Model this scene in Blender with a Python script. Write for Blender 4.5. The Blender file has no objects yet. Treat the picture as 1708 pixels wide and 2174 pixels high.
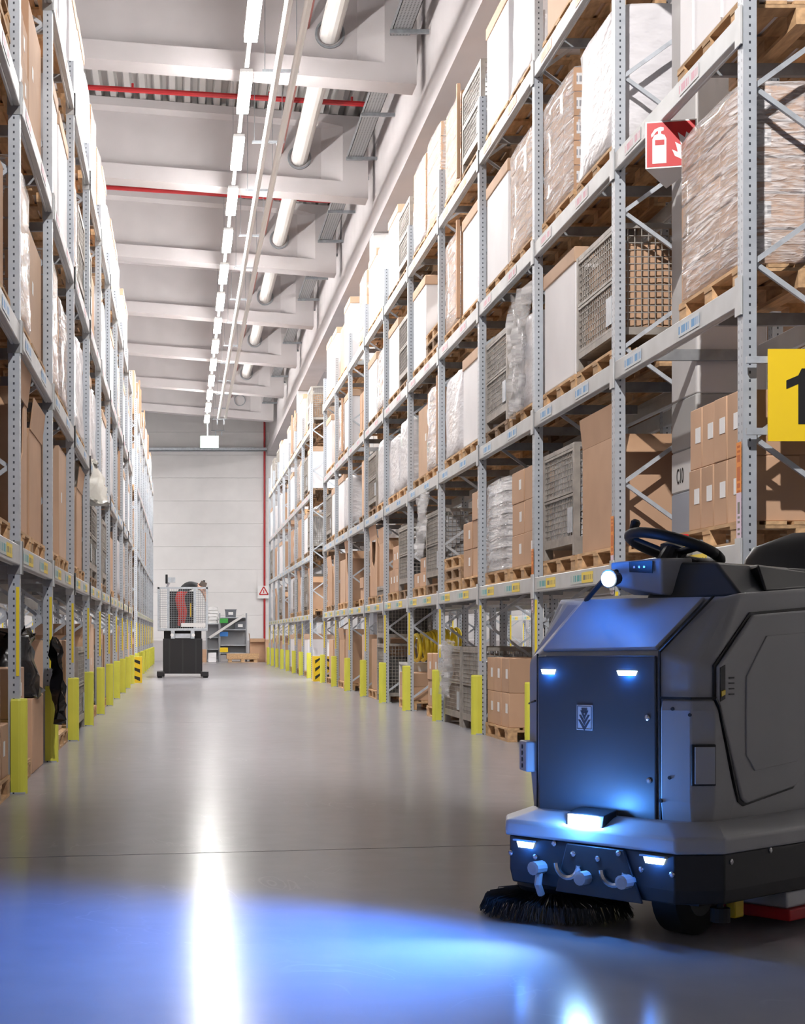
import bpy, bmesh, math, random
from mathutils import Vector, Matrix
R = math.radians
random.seed(11)
scene = bpy.context.scene
COL = scene.collection

# ------------------------------------------------------------------ camera
cam = bpy.data.cameras.new('camera')
cam.sensor_fit = 'HORIZONTAL'
cam.sensor_width = 36.0
cam.lens = 3400 / 1708 * 36.0
cam.shift_x = (854 - 386) / 1708
cam.shift_y = (1350 - 1087) / 1708
cam.clip_start = 0.05
cam.clip_end = 300
camo = bpy.data.objects.new('camera', cam)
COL.objects.link(camo)
camo.location = (0, 0, 1.1)
camo.rotation_euler = (R(90), 0, 0)
scene.camera = camo

# ------------------------------------------------------------------ world, exposure
wd = bpy.data.worlds.new('world')
scene.world = wd
wd.use_nodes = True
wd.node_tree.nodes['Background'].inputs[0].default_value = (0.9, 0.92, 1.0, 1)
wd.node_tree.nodes['Background'].inputs[1].default_value = 0.3
LAMP = 140.0           # strength of every ceiling lamp's diffuser
FLOOD = 4300.0        # watts of the floodlight over the cross aisle
scene.view_settings.view_transform = 'Standard'
scene.view_settings.look = 'None'
scene.view_settings.exposure = 0.38
scene.view_settings.gamma = 1.0
scene.view_settings.use_curve_mapping = False
scene.cycles.use_denoising = True
scene.cycles.max_bounces = 5
scene.cycles.diffuse_bounces = 4
scene.cycles.glossy_bounces = 2
scene.cycles.transparent_max_bounces = 6
scene.cycles.use_adaptive_sampling = True
scene.cycles.adaptive_threshold = 0.2
scene.cycles.adaptive_min_samples = 20
scene.cycles.use_light_tree = True
scene.cycles.sample_clamp_indirect = 3.0
scene.cycles.caustics_reflective = False
scene.cycles.caustics_refractive = False
scene.cycles.blur_glossy = 1.0

# ------------------------------------------------------------------ materials
M = {}


def mat(name, col, rough=0.6, metal=0.0, var=0.0, nscale=6.0, bump=0.0, bscale=20.0, rand=0.0, emit=None, es=0.0,
        stretch=(1, 1, 1), coat=0.0, spec=0.5):
    m = bpy.data.materials.new(name)
    m.use_nodes = True
    nt = m.node_tree
    b = nt.nodes['Principled BSDF']
    b.inputs['Roughness'].default_value = rough
    b.inputs['Metallic'].default_value = metal
    b.inputs['Coat Weight'].default_value = coat
    b.inputs['Specular IOR Level'].default_value = spec
    c = (*col, 1)
    b.inputs['Base Color'].default_value = c
    if emit:
        b.inputs['Emission Color'].default_value = (*emit, 1)
        b.inputs['Emission Strength'].default_value = es
    src = None
    tc = None
    if var or bump:
        tc = nt.nodes.new('ShaderNodeTexCoord')
        mp = nt.nodes.new('ShaderNodeMapping')
        mp.inputs['Scale'].default_value = stretch
        nt.links.new(tc.outputs['Object'], mp.inputs[0])
    if var:
        n = nt.nodes.new('ShaderNodeTexNoise')
        n.inputs['Scale'].default_value = nscale
        n.inputs['Detail'].default_value = 2
        nt.links.new(mp.outputs[0], n.inputs['Vector'])
        r = nt.nodes.new('ShaderNodeMapRange')
        r.inputs[1].default_value = 0.3
        r.inputs[2].default_value = 0.7
        r.inputs[3].default_value = 1 - var
        r.inputs[4].default_value = 1 + var
        nt.links.new(n.outputs[0], r.inputs[0])
        src = r.outputs[0]
    if rand:
        oi = nt.nodes.new('ShaderNodeObjectInfo')
        r2 = nt.nodes.new('ShaderNodeMapRange')
        r2.inputs[3].default_value = 1 - rand
        r2.inputs[4].default_value = 1 + rand
        nt.links.new(oi.outputs['Random'], r2.inputs[0])
        if src:
            mu = nt.nodes.new('ShaderNodeMath')
            mu.operation = 'MULTIPLY'
            nt.links.new(src, mu.inputs[0])
            nt.links.new(r2.outputs[0], mu.inputs[1])
            src = mu.outputs[0]
        else:
            src = r2.outputs[0]
    if src:
        vm = nt.nodes.new('ShaderNodeVectorMath')
        vm.operation = 'SCALE'
        vm.inputs[0].default_value = col
        nt.links.new(src, vm.inputs['Scale'])
        nt.links.new(vm.outputs[0], b.inputs['Base Color'])
    if bump:
        n2 = nt.nodes.new('ShaderNodeTexNoise')
        n2.inputs['Scale'].default_value = bscale
        n2.inputs['Detail'].default_value = 2
        nt.links.new(mp.outputs[0], n2.inputs['Vector'])
        bp = nt.nodes.new('ShaderNodeBump')
        bp.inputs['Strength'].default_value = bump
        bp.inputs['Distance'].default_value = 0.03
        nt.links.new(n2.outputs[0], bp.inputs['Height'])
        nt.links.new(bp.outputs[0], b.inputs['Normal'])
    M[name] = m
    return m


mat('wall', (0.78, 0.765, 0.76), 0.7, var=0.03, nscale=1.5)
mat('concrete_beam', (0.53, 0.50, 0.505), 0.75, var=0.05, nscale=1.2)
mat('pillar_white', (0.66, 0.65, 0.645), 0.6, var=0.02)
mat('pillar_grey', (0.40, 0.40, 0.395), 0.6)
mat('pillar_blue', (0.33, 0.355, 0.41), 0.6)
mat('joint', (0.06, 0.03, 0.03), 0.8)
mat('dark_gap', (0.015, 0.015, 0.017), 0.9)
mat('roof_sheet', (0.50, 0.49, 0.48), 0.45, 0.3)
mat('galv', (0.50, 0.54, 0.585), 0.42, 0.35, var=0.12, nscale=14, rand=0.05)
mat('galv_dark', (0.30, 0.32, 0.34), 0.45, 0.5, var=0.15, nscale=10)
mat('beam_paint', (0.55, 0.565, 0.57), 0.45, 0.15, var=0.06, nscale=5, rand=0.04)
mat('wood', (0.52, 0.33, 0.175), 0.75, var=0.22, nscale=5, stretch=(5, 1, 5), rand=0.22)
mat('wood_dark', (0.27, 0.175, 0.105), 0.8, var=0.25, nscale=5, stretch=(5, 1, 5), rand=0.2)
mat('carton', (0.50, 0.315, 0.20), 0.75, var=0.05, nscale=3, rand=0.13)
mat('carton_pale', (0.56, 0.385, 0.265), 0.75, var=0.05, nscale=3, rand=0.10)
mat('carton_inside', (0.42, 0.255, 0.15), 0.8, var=0.06)
mat('tape', (0.44, 0.27, 0.165), 0.35)
mat('white_carton', (0.85, 0.84, 0.86), 0.6, var=0.03, nscale=2, rand=0.03)
mat('white_wrap', (0.72, 0.71, 0.735), 0.32, var=0.06, nscale=5, bump=0.55, bscale=7, stretch=(1, 1, 2.2), coat=0.4)
mat('paper', (0.78, 0.78, 0.78), 0.6)
mat('cage_metal', (0.34, 0.315, 0.285), 0.5, 0.45, var=0.2, nscale=9)
mat('cage_dark', (0.11, 0.105, 0.10), 0.7, var=0.2, nscale=6)
mat('bollard', (0.66, 0.66, 0.075), 0.45, var=0.04, nscale=4, rand=0.04)
mat('yellow', (0.86, 0.60, 0.02), 0.4, coat=0.2)
mat('yellow_tape', (0.80, 0.62, 0.03), 0.5)
mat('black', (0.012, 0.012, 0.013), 0.5)
mat('red', (0.52, 0.015, 0.02), 0.4)
mat('red_pipe', (0.40, 0.015, 0.02), 0.35)
mat('brown_pipe', (0.30, 0.10, 0.085), 0.5)
mat('white_pipe', (0.72, 0.70, 0.67), 0.4)
mat('sign_white', (0.80, 0.80, 0.80), 0.45)
mat('green', (0.05, 0.36, 0.06), 0.5)
mat('blue', (0.03, 0.17, 0.50), 0.5)
mat('bag_black', (0.008, 0.008, 0.010), 0.22, bump=0.5, bscale=9)
mat('bag_white', (0.68, 0.66, 0.60), 0.4, bump=0.4, bscale=8)
mat('tubs', (0.46, 0.48, 0.51), 0.3, var=0.12, nscale=12, coat=0.3)
mat('hose', (0.72, 0.55, 0.02), 0.4)
mat('lamp_body', (0.75, 0.75, 0.75), 0.4)
mat('lamp_on', (1, 1, 1), 0.4, emit=(1.0, 0.975, 0.95), es=LAMP)
mat('exit_on', (0.8, 1, 0.9), 0.4, emit=(0.75, 1.0, 0.88), es=2.2)
mat('exit_green', (0.2, 0.8, 0.5), 0.4, emit=(0.35, 1.0, 0.7), es=1.3)
# sweeper and picker
mat('machine_grey', (0.38, 0.383, 0.395), 0.48, var=0.02, nscale=3)
mat('machine_light', (0.44, 0.444, 0.46), 0.45)
mat('machine_panel', (0.06, 0.064, 0.072), 0.42)
mat('machine_black', (0.022, 0.022, 0.024), 0.5)
mat('rubber', (0.012, 0.012, 0.013), 0.6)
mat('vinyl', (0.016, 0.017, 0.02), 0.42)
mat('steel', (0.6, 0.6, 0.62), 0.25, 1.0)
mat('emblem_silver', (0.62, 0.63, 0.66), 0.35, 0.3)
mat('emblem_dark', (0.05, 0.055, 0.07), 0.4)
mat('led', (0.8, 0.9, 1), 0.3, emit=(0.62, 0.84, 1.0), es=7.0)
mat('led_main', (0.8, 0.9, 1), 0.3, emit=(0.72, 0.88, 1.0), es=60.0)
mat('led_work', (0.8, 0.9, 1), 0.3, emit=(0.72, 0.88, 1.0), es=14.0)
mat('bristle', (0.035, 0.035, 0.038), 0.45)
mat('picker_black', (0.010, 0.010, 0.012), 0.45)
mat('skin', (0.60, 0.36, 0.27), 0.55)
mat('shirt', (0.035, 0.037, 0.042), 0.8)
mat('overalls', (0.62, 0.05, 0.04), 0.7)
mat('hair', (0.09, 0.07, 0.06), 0.8)
mat('shelf_grey', (0.33, 0.34, 0.36), 0.5, 0.2)
mat('bin_grey', (0.13, 0.14, 0.16), 0.5)


def nodes_of(name):
    m = bpy.data.materials.new(name)
    m.use_nodes = True
    M[name] = m
    nt = m.node_tree
    return nt, nt.nodes['Principled BSDF'], nt.nodes, nt.links


# polished concrete floor
nt, b, N, L = nodes_of('floor_concrete')
tc = N.new('ShaderNodeTexCoord')
n1 = N.new('ShaderNodeTexNoise'); n1.inputs['Scale'].default_value = 0.55; n1.inputs['Detail'].default_value = 8
n2 = N.new('ShaderNodeTexNoise'); n2.inputs['Scale'].default_value = 5; n2.inputs['Detail'].default_value = 4
mp = N.new('ShaderNodeMapping'); mp.inputs['Scale'].default_value = (1, 0.35, 1)
L.new(tc.outputs['Object'], mp.inputs[0]); L.new(mp.outputs[0], n1.inputs['Vector']); L.new(tc.outputs['Object'], n2.inputs['Vector'])
mx = N.new('ShaderNodeMix'); mx.data_type = 'FLOAT'; mx.inputs[0].default_value = 0.3
L.new(n1.outputs[0], mx.inputs[2]); L.new(n2.outputs[0], mx.inputs[3])
cr = N.new('ShaderNodeValToRGB')
cr.color_ramp.elements[0].position = 0.3; cr.color_ramp.elements[0].color = (0.285, 0.278, 0.298, 1)
cr.color_ramp.elements[1].position = 0.7; cr.color_ramp.elements[1].color = (0.345, 0.335, 0.358, 1)
L.new(mx.outputs[0], cr.inputs[0])
# pale tyre scuffs: thin curved scratches
mpv = N.new('ShaderNodeMapping'); mpv.inputs['Scale'].default_value = (1.0, 0.55, 1); mpv.inputs['Rotation'].default_value = (0, 0, 0.7)
n3 = N.new('ShaderNodeTexNoise'); n3.inputs['Scale'].default_value = 1.6; n3.inputs['Detail'].default_value = 3; n3.inputs['Distortion'].default_value = 1.2
L.new(tc.outputs['Object'], mpv.inputs[0]); L.new(mpv.outputs[0], n3.inputs['Vector'])
sub = N.new('ShaderNodeMath'); sub.operation = 'SUBTRACT'; sub.inputs[1].default_value = 0.5; L.new(n3.outputs[0], sub.inputs[0])
ab = N.new('ShaderNodeMath'); ab.operation = 'ABSOLUTE'; L.new(sub.outputs[0], ab.inputs[0])
lt = N.new('ShaderNodeMapRange'); lt.inputs[1].default_value = 0.0; lt.inputs[2].default_value = 0.006; lt.inputs[3].default_value = 1; lt.inputs[4].default_value = 0
L.new(ab.outputs[0], lt.inputs[0])
n4 = N.new('ShaderNodeTexNoise'); n4.inputs['Scale'].default_value = 1.1; L.new(tc.outputs['Object'], n4.inputs['Vector'])
g4 = N.new('ShaderNodeMapRange'); g4.inputs[1].default_value = 0.52; g4.inputs[2].default_value = 0.62; g4.inputs[3].default_value = 0; g4.inputs[4].default_value = 0.16
L.new(n4.outputs[0], g4.inputs[0])
ml = N.new('ShaderNodeMath'); ml.operation = 'MULTIPLY'; L.new(lt.outputs[0], ml.inputs[0]); L.new(g4.outputs[0], ml.inputs[1])
mc = N.new('ShaderNodeMix'); mc.data_type = 'RGBA'; mc.inputs[7].default_value = (0.55, 0.55, 0.56, 1)
L.new(ml.outputs[0], mc.inputs[0]); L.new(cr.outputs[0], mc.inputs[6]); L.new(mc.outputs[2], b.inputs['Base Color'])
rr = N.new('ShaderNodeMapRange'); rr.inputs[1].default_value = 0.3; rr.inputs[2].default_value = 0.7; rr.inputs[3].default_value = 0.15; rr.inputs[4].default_value = 0.22
b.inputs['Roughness'].default_value = 0.19
b.inputs['IOR'].default_value = 1.13

# perforated uprights: rows of dark slots, punched pattern along the height
nt, b, N, L = nodes_of('upright_steel')
b.inputs['Metallic'].default_value = 0.35
b.inputs['Roughness'].default_value = 0.42
tc = N.new('ShaderNodeTexCoord'); sp = N.new('ShaderNodeSeparateXYZ'); L.new(tc.outputs['Object'], sp.inputs[0])


def math_n(N, L, op, a, bb=None):
    n = N.new('ShaderNodeMath'); n.operation = op
    for i, v in ((0, a), (1, bb)):
        if v is None:
            continue
        if isinstance(v, (int, float)):
            n.inputs[i].default_value = v
        else:
            L.new(v, n.inputs[i])
    return n.outputs[0]


zf = math_n(N, L, 'FRACT', math_n(N, L, 'DIVIDE', sp.outputs[2], 0.05))
zin = math_n(N, L, 'LESS_THAN', zf, 0.34)
xa = math_n(N, L, 'LESS_THAN', math_n(N, L, 'ABSOLUTE', sp.outputs[0]), 0.006)
ya = math_n(N, L, 'LESS_THAN', math_n(N, L, 'ABSOLUTE', math_n(N, L, 'SUBTRACT', math_n(N, L, 'ABSOLUTE', sp.outputs[1]), 0.024)), 0.0035)
hole = math_n(N, L, 'MULTIPLY', zin, math_n(N, L, 'MAXIMUM', xa, ya))
nz = N.new('ShaderNodeTexNoise'); nz.inputs['Scale'].default_value = 12; L.new(tc.outputs['Object'], nz.inputs['Vector'])
crn = N.new('ShaderNodeValToRGB')
crn.color_ramp.elements[0].color = (0.40, 0.44, 0.49, 1); crn.color_ramp.elements[1].color = (0.56, 0.60, 0.645, 1)
L.new(nz.outputs[0], crn.inputs[0])
mc = N.new('ShaderNodeMix'); mc.data_type = 'RGBA'; mc.inputs[7].default_value = (0.06, 0.07, 0.085, 1)
L.new(hole, mc.inputs[0]); L.new(crn.outputs[0], mc.inputs[6]); L.new(mc.outputs[2], b.inputs['Base Color'])


# perforated cable tray
nt, b, N, L = nodes_of('tray_steel')
b.inputs['Metallic'].default_value = 0.4
b.inputs['Roughness'].default_value = 0.5
tc = N.new('ShaderNodeTexCoord'); sp = N.new('ShaderNodeSeparateXYZ'); L.new(tc.outputs['Object'], sp.inputs[0])
f1 = math_n(N, L, 'LESS_THAN', math_n(N, L, 'FRACT', math_n(N, L, 'DIVIDE', sp.outputs[1], 0.06)), 0.5)
f2 = math_n(N, L, 'LESS_THAN', math_n(N, L, 'FRACT', math_n(N, L, 'DIVIDE', math_n(N, L, 'ADD', sp.outputs[0], sp.outputs[2]), 0.05)), 0.4)
mc = N.new('ShaderNodeMix'); mc.data_type = 'RGBA'; mc.inputs[6].default_value = (0.30, 0.31, 0.32, 1); mc.inputs[7].default_value = (0.09, 0.09, 0.1, 1)
L.new(math_n(N, L, 'MULTIPLY', f1, f2), mc.inputs[0]); L.new(mc.outputs[2], b.inputs['Base Color'])


def film(name, tint, amount, scale, bump=0.9):
    """stretch film: clear sheet with tight diagonal wrinkles that catch the light"""
    nt, b, N, L = nodes_of(name)
    out = N['Material Output']
    tc = N.new('ShaderNodeTexCoord'); mp = N.new('ShaderNodeMapping')
    mp.inputs['Rotation'].default_value = (0.62, 0.25, 0.0); mp.inputs['Scale'].default_value = (2.0, 1.2, 12)
    L.new(tc.outputs['Object'], mp.inputs[0])
    n = N.new('ShaderNodeTexNoise'); n.inputs['Scale'].default_value = scale; n.inputs['Detail'].default_value = 6; n.inputs['Distortion'].default_value = 0.6
    L.new(mp.outputs[0], n.inputs['Vector'])
    r = N.new('ShaderNodeMapRange'); r.inputs[1].default_value = 0.42; r.inputs[2].default_value = 0.72; r.inputs[3].default_value = amount; r.inputs[4].default_value = min(1, amount + 0.6)
    L.new(n.outputs[0], r.inputs[0])
    b.inputs['Base Color'].default_value = (*tint, 1)
    b.inputs['Roughness'].default_value = 0.22
    b.inputs['Coat Weight'].default_value = 0.6
    bp = N.new('ShaderNodeBump'); bp.inputs['Strength'].default_value = bump; bp.inputs['Distance'].default_value = 0.03
    L.new(n.outputs[0], bp.inputs['Height']); L.new(bp.outputs[0], b.inputs['Normal'])
    tr = N.new('ShaderNodeBsdfTransparent')
    ms = N.new('ShaderNodeMixShader')
    L.new(r.outputs[0], ms.inputs[0]); L.new(tr.outputs[0], ms.inputs[1]); L.new(b.outputs[0], ms.inputs[2]); L.new(ms.outputs[0], out.inputs[0])


film('film_clear', (0.86, 0.84, 0.85), 0.24, 4.2)
film('film_milky', (0.80, 0.79, 0.81), 0.45, 2.4)
film('bag_clear', (0.88, 0.88, 0.89), 0.14, 0.8, 0.15)


def code_label(name, base, ink, second=None):
    """printed location label: bar code and characters in one ink, second colour block at one end"""
    nt, b, N, L = nodes_of(name)
    b.inputs['Roughness'].default_value = 0.5
    tc = N.new('ShaderNodeTexCoord'); sp = N.new('ShaderNodeSeparateXYZ'); L.new(tc.outputs['Object'], sp.inputs[0])
    w = N.new('ShaderNodeTexWhiteNoise'); w.noise_dimensions = '1D'
    L.new(math_n(N, L, 'FLOOR', math_n(N, L, 'DIVIDE', sp.outputs[1], 0.014)), w.inputs['W'])
    bar = math_n(N, L, 'GREATER_THAN', w.outputs[0], 0.45)
    zin = math_n(N, L, 'LESS_THAN', math_n(N, L, 'ABSOLUTE', sp.outputs[2]), 0.026)
    mc = N.new('ShaderNodeMix'); mc.data_type = 'RGBA'; mc.inputs[6].default_value = (*base, 1); mc.inputs[7].default_value = (*ink, 1)
    L.new(math_n(N, L, 'MULTIPLY', bar, zin), mc.inputs[0])
    o = mc.outputs[2]
    if second:
        m2 = N.new('ShaderNodeMix'); m2.data_type = 'RGBA'; m2.inputs[6].default_value = (*second, 1); m2.inputs[7].default_value = (0.2, 0.19, 0.15, 1)
        L.new(math_n(N, L, 'MULTIPLY', bar, math_n(N, L, 'LESS_THAN', math_n(N, L, 'ABSOLUTE', sp.outputs[2]), 0.02)), m2.inputs[0])
        m3 = N.new('ShaderNodeMix'); m3.data_type = 'RGBA'
        L.new(math_n(N, L, 'LESS_THAN', sp.outputs[1], 0.0), m3.inputs[0]); L.new(o, m3.inputs[6]); L.new(m2.outputs[2], m3.inputs[7])
        o = m3.outputs[2]
    L.new(o, b.inputs['Base Color'])


code_label('label_yellow', (0.55, 0.60, 0.57), (0.10, 0.38, 0.40), (0.85, 0.66, 0.10))
code_label('label_blue', (0.58, 0.64, 0.68), (0.12, 0.33, 0.62))
code_label('label_pink', (0.62, 0.60, 0.61), (0.62, 0.30, 0.38))
code_label('label_orange', (0.80, 0.42, 0.22), (0.72, 0.30, 0.14))
code_label('label_stripe', (0.80, 0.28, 0.05), (0.55, 0.13, 0.02), (0.68, 0.55, 0.64))
code_label('label_ship', (0.74, 0.74, 0.75), (0.30, 0.30, 0.32))

# ------------------------------------------------------------------ mesh helpers


class MB:
    def __init__(s):
        s.v = []
        s.f = []

    def box(s, x0, x1, y0, y1, z0, z1):
        n = len(s.v)
        s.v += [(x0, y0, z0), (x1, y0, z0), (x1, y1, z0), (x0, y1, z0), (x0, y0, z1), (x1, y0, z1), (x1, y1, z1), (x0, y1, z1)]
        s.f += [tuple(n + i for i in q) for q in ((3, 2, 1, 0), (4, 5, 6, 7), (0, 1, 5, 4), (1, 2, 6, 5), (2, 3, 7, 6), (3, 0, 4, 7))]
        return s

    def bar(s, a, b, w, h=None):
        """square bar from a to b"""
        a, b = Vector(a), Vector(b)
        h = h or w
        d = (b - a).normalized()
        up = Vector((0, 0, 1)) if abs(d.z) < 0.95 else Vector((0, 1, 0))
        x = d.cross(up).normalized()
        y = x.cross(d).normalized()
        n = len(s.v)
        for p in (a, b):
            for i, j in ((-1, -1), (1, -1), (1, 1), (-1, 1)):
                s.v.append(tuple(p + x * (i * w / 2) + y * (j * h / 2)))
        s.f += [tuple(n + i for i in q) for q in ((0, 1, 2, 3), (7, 6, 5, 4), (0, 4, 5, 1), (1, 5, 6, 2), (2, 6, 7, 3), (3, 7, 4, 0))]
        return s

    def tube(s, pts, r, seg=8, cap=True):
        pts = [Vector(p) for p in pts]
        n0 = len(s.v)
        rs = r if isinstance(r, (list, tuple)) else [r] * len(pts)
        prev = None
        for i, p in enumerate(pts):
            d = (pts[min(i + 1, len(pts) - 1)] - pts[max(i - 1, 0)]).normalized()
            if prev is None:
                up = Vector((0, 0, 1)) if abs(d.z) < 0.9 else Vector((1, 0, 0))
                x = d.cross(up).normalized()
            else:
                x = (prev - d * prev.dot(d)).normalized()
            prev = x
            y = d.cross(x)
            for k in range(seg):
                a = 2 * math.pi * k / seg
                s.v.append(tuple(p + (x * math.cos(a) + y * math.sin(a)) * rs[i]))
        for i in range(len(pts) - 1):
            for k in range(seg):
                k2 = (k + 1) % seg
                a = n0 + i * seg
                s.f.append((a + k, a + k2, a + seg + k2, a + seg + k))
        if cap:
            s.f.append(tuple(n0 + k for k in reversed(range(seg))))
            e = n0 + (len(pts) - 1) * seg
            s.f.append(tuple(e + k for k in range(seg)))
        return s

    def loft(s, loops, cap=True, closed=True):
        n0 = len(s.v)
        m = len(loops[0])
        for lp in loops:
            s.v += [tuple(p) for p in lp]
        for i in range(len(loops) - 1):
            for k in range(m if closed else m - 1):
                k2 = (k + 1) % m
                a = n0 + i * m
                s.f.append((a + k, a + k2, a + m + k2, a + m + k))
        if cap:
            s.f.append(tuple(n0 + k for k in reversed(range(m))))
            e = n0 + (len(loops) - 1) * m
            s.f.append(tuple(e + k for k in range(m)))
        return s

    def poly(s, pts):
        n = len(s.v)
        s.v += [tuple(p) for p in pts]
        s.f.append(tuple(range(n, n + len(pts))))
        return s

    def prism(s, pts, vec):
        """polygon extruded along vec"""
        v = Vector(vec)
        return s.loft([pts, [tuple(Vector(p) + v) for p in pts]])

    def mesh(s, name, m, bevel=0, seg=2, smooth=0.6, jitter=0, sub=0):
        me = bpy.data.meshes.new(name)
        bm = bmesh.new()
        vs = [bm.verts.new(p) for p in s.v]
        for f in s.f:
            try:
                bm.faces.new([vs[i] for i in f])
            except ValueError:
                pass
        bmesh.ops.recalc_face_normals(bm, faces=bm.faces)
        if bevel:
            ed = [e for e in bm.edges if len(e.link_faces) == 2 and e.calc_face_angle(0) > 0.35]
            res = bmesh.ops.bevel(bm, geom=ed, offset=bevel, segments=seg, affect='EDGES', profile=0.6, clamp_overlap=True)
            for f in res['faces']:
                f.smooth = True
        if sub:
            bmesh.ops.subdivide_edges(bm, edges=bm.edges[:], cuts=sub, use_grid_fill=True)
        if jitter:
            rg = random.Random(5)
            for v in bm.verts:
                v.co += Vector((rg.uniform(-1, 1), rg.uniform(-1, 1), rg.uniform(-1, 1))) * jitter
        bm.to_mesh(me)
        bm.free()
        me.materials.append(M[m])
        if bevel and not jitter and len(s.f) < 40:
            pass                                   # flat faces, rounded edges only
        elif smooth and (bevel or len(me.polygons) > 60):
            for p in me.polygons:
                p.use_smooth = True
            me.set_sharp_from_angle(angle=smooth)
        return me


def link(name, me, parent=None, loc=(0, 0, 0), rotz=0.0, rot=None):
    o = bpy.data.objects.new(name, me)
    COL.objects.link(o)
    o.parent = parent
    o.location = loc
    o.rotation_euler = rot if rot else (0, 0, rotz)
    return o


def tag(o, label, cat, group=None):
    o['label'] = label
    o['category'] = cat
    if group:
        o['group'] = group
    return o


def empty(name, loc=(0, 0, 0), rotz=0.0):
    o = bpy.data.objects.new(name, None)
    COL.objects.link(o)
    o.empty_display_size = 0.1
    o.location = loc
    o.rotation_euler = (0, 0, rotz)
    return o


def struct(name, me, loc=(0, 0, 0), parent=None):
    o = link(name, me, parent, loc)
    if parent is None:
        o['kind'] = 'structure'
    return o


def box_mesh(name, dims, m, bevel=0.0):
    a, b, c = dims
    return MB().box(-a / 2, a / 2, -b / 2, b / 2, 0, c).mesh(name, m, bevel)


ORD = ['first', 'second', 'third', 'fourth', 'fifth', 'sixth', 'seventh', 'eighth', 'ninth', 'tenth', 'eleventh', 'twelfth']
ORD20 = ORD + ['thirteenth', 'fourteenth', 'fifteenth', 'sixteenth', 'seventeenth', 'eighteenth', 'nineteenth', 'twentieth', 'twenty-first', 'twenty-second']

# ------------------------------------------------------------------ the hall
WALL_Y = 70.0
XL, XR = -13.0, 15.0
SL = 0.080                                     # roof slope, rising to the left


def roof_h(x):
    return 11.3 - (x - 3.7) * SL


floor = struct('floor', MB().box(XL, XR, -9, WALL_Y, -0.30, -0.08).mesh('floor', 'joint'))
ys = [(-9.0, -9.0), (7.93, 8.42), (20.3, 20.4), (32.6, 32.7), (45.0, 45.0), (57.4, 57.4), (WALL_Y, WALL_Y)]
for i in range(6):
    # joint line runs slightly askew: y at x = -0.9 and at x = 1.7
    def yy(pair, x):
        return pair[0] + (pair[1] - pair[0]) * (x + 0.9) / 2.6
    g = 0.008
    pts = [(XL, yy(ys[i], XL) + g, -0.08), (XR, yy(ys[i], XR) + g, -0.08), (XR, yy(ys[i + 1], XR) - g, -0.08), (XL, yy(ys[i + 1], XL) - g, -0.08)]
    link('floor_slab', MB().prism(pts, (0, 0, 0.08)).mesh('floor_slab', 'floor_concrete'), floor)

wall_back = struct('wall_back', MB().box(XL, XR, WALL_Y + 0.04, WALL_Y + 0.3, 0, 12.5).mesh('wall_back', 'concrete_beam'))
pm = MB().box(XL, XR, -0.04, 0.04, 0.003, 0.997).mesh('wall_panel', 'wall', 0.004, 1)
for k in range(12):
    link('wall_panel', pm, wall_back, (0, WALL_Y, k * 1.0))
struct('wall_left', MB().box(XL - 0.3, XL, -9, WALL_Y, 0, 12.5).mesh('wall_left', 'wall'))
struct('wall_right', MB().box(XR, XR + 0.3, -9, WALL_Y, 0, 12.5).mesh('wall_right', 'wall'))
struct('wall_front', MB().box(XL, XR, -9.3, -9, 0, 12.5).mesh('wall_front', 'wall'))
# dado at the foot of the far wall
tr = struct('baseboard_back', MB().box(XL, XR, WALL_Y - 0.07, WALL_Y - 0.04, 0, 0.9).mesh('baseboard_back', 'concrete_beam'))

# roof of trapezoidal sheet, ribs running along the hall
mb = MB()
prof = []
x = XL
while x < XR:
    for dx, dz in ((0, 0), (0.11, 0), (0.15, 0.13), (0.25, 0.13)):
        prof.append((x + dx, roof_h(x + dx) + dz))
    x += 0.29
mb.loft([[(px, yv, pz) for px, pz in prof] for yv in (-9, WALL_Y)], cap=False, closed=False)
struct('ceiling', mb.mesh('ceiling', 'roof_sheet', smooth=0))
struct('trim_1', MB().prism([(XL, -9, roof_h(XL) + 0.2), (XR, -9, roof_h(XR) + 0.2), (XR, -9, roof_h(XR) + 0.35), (XL, -9, roof_h(XL) + 0.35)], (0, 79, 0)).mesh('trim_1', 'galv_dark'))

# concrete roof beams (webs recessed, ends tapering out to the full width)
PURL = [12.2 + 6.512 * k for k in range(-1, 9)]
XE = 3.66


def purlin_mesh():
    bb = lambda x: 9.7 - (x - 3.66) * SL       # underside
    tt = lambda x: roof_h(x) - 0.01
    hw = 0.25
    rec = 0.19
    mbp = MB()
    loops = []
    for x, r in ((XL + 0.02, rec), (2.75, rec), (3.16, 0.0), (XE, 0.0)):
        z0, z1 = bb(x), tt(x)
        sec = [(-hw, z0), (hw, z0), (hw, z0 + 0.30), (hw - r, z0 + 0.31), (hw - r, z1 - 0.22), (hw, z1 - 0.16), (hw, z1),
               (-hw, z1), (-hw, z1 - 0.16), (-hw + r, z1 - 0.22), (-hw + r, z0 + 0.31), (-hw, z0 + 0.30)]
        loops.append([(x, yv, zv) for yv, zv in sec])
    mbp.loft(loops)
    return mbp.mesh('roof_beam', 'concrete_beam', smooth=0)


pmh = purlin_mesh()
girder_m = MB().prism([(3.72, -9, 8.97), (4.24, -9, 8.97), (4.24, -9, roof_h(4.24) - 0.02), (3.80, -9, roof_h(3.8) - 0.02), (3.80, -9, 9.42), (3.72, -9, 9.34)], (0, 78.98, 0)).mesh('girder', 'concrete_beam', smooth=0)
o = struct('trim_2', girder_m)
o['label'] = 'long concrete girder above the right rack'
for i, py in enumerate(PURL):
    o = struct('trim_%d' % (i + 3), pmh, (0, py, 0))
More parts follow.
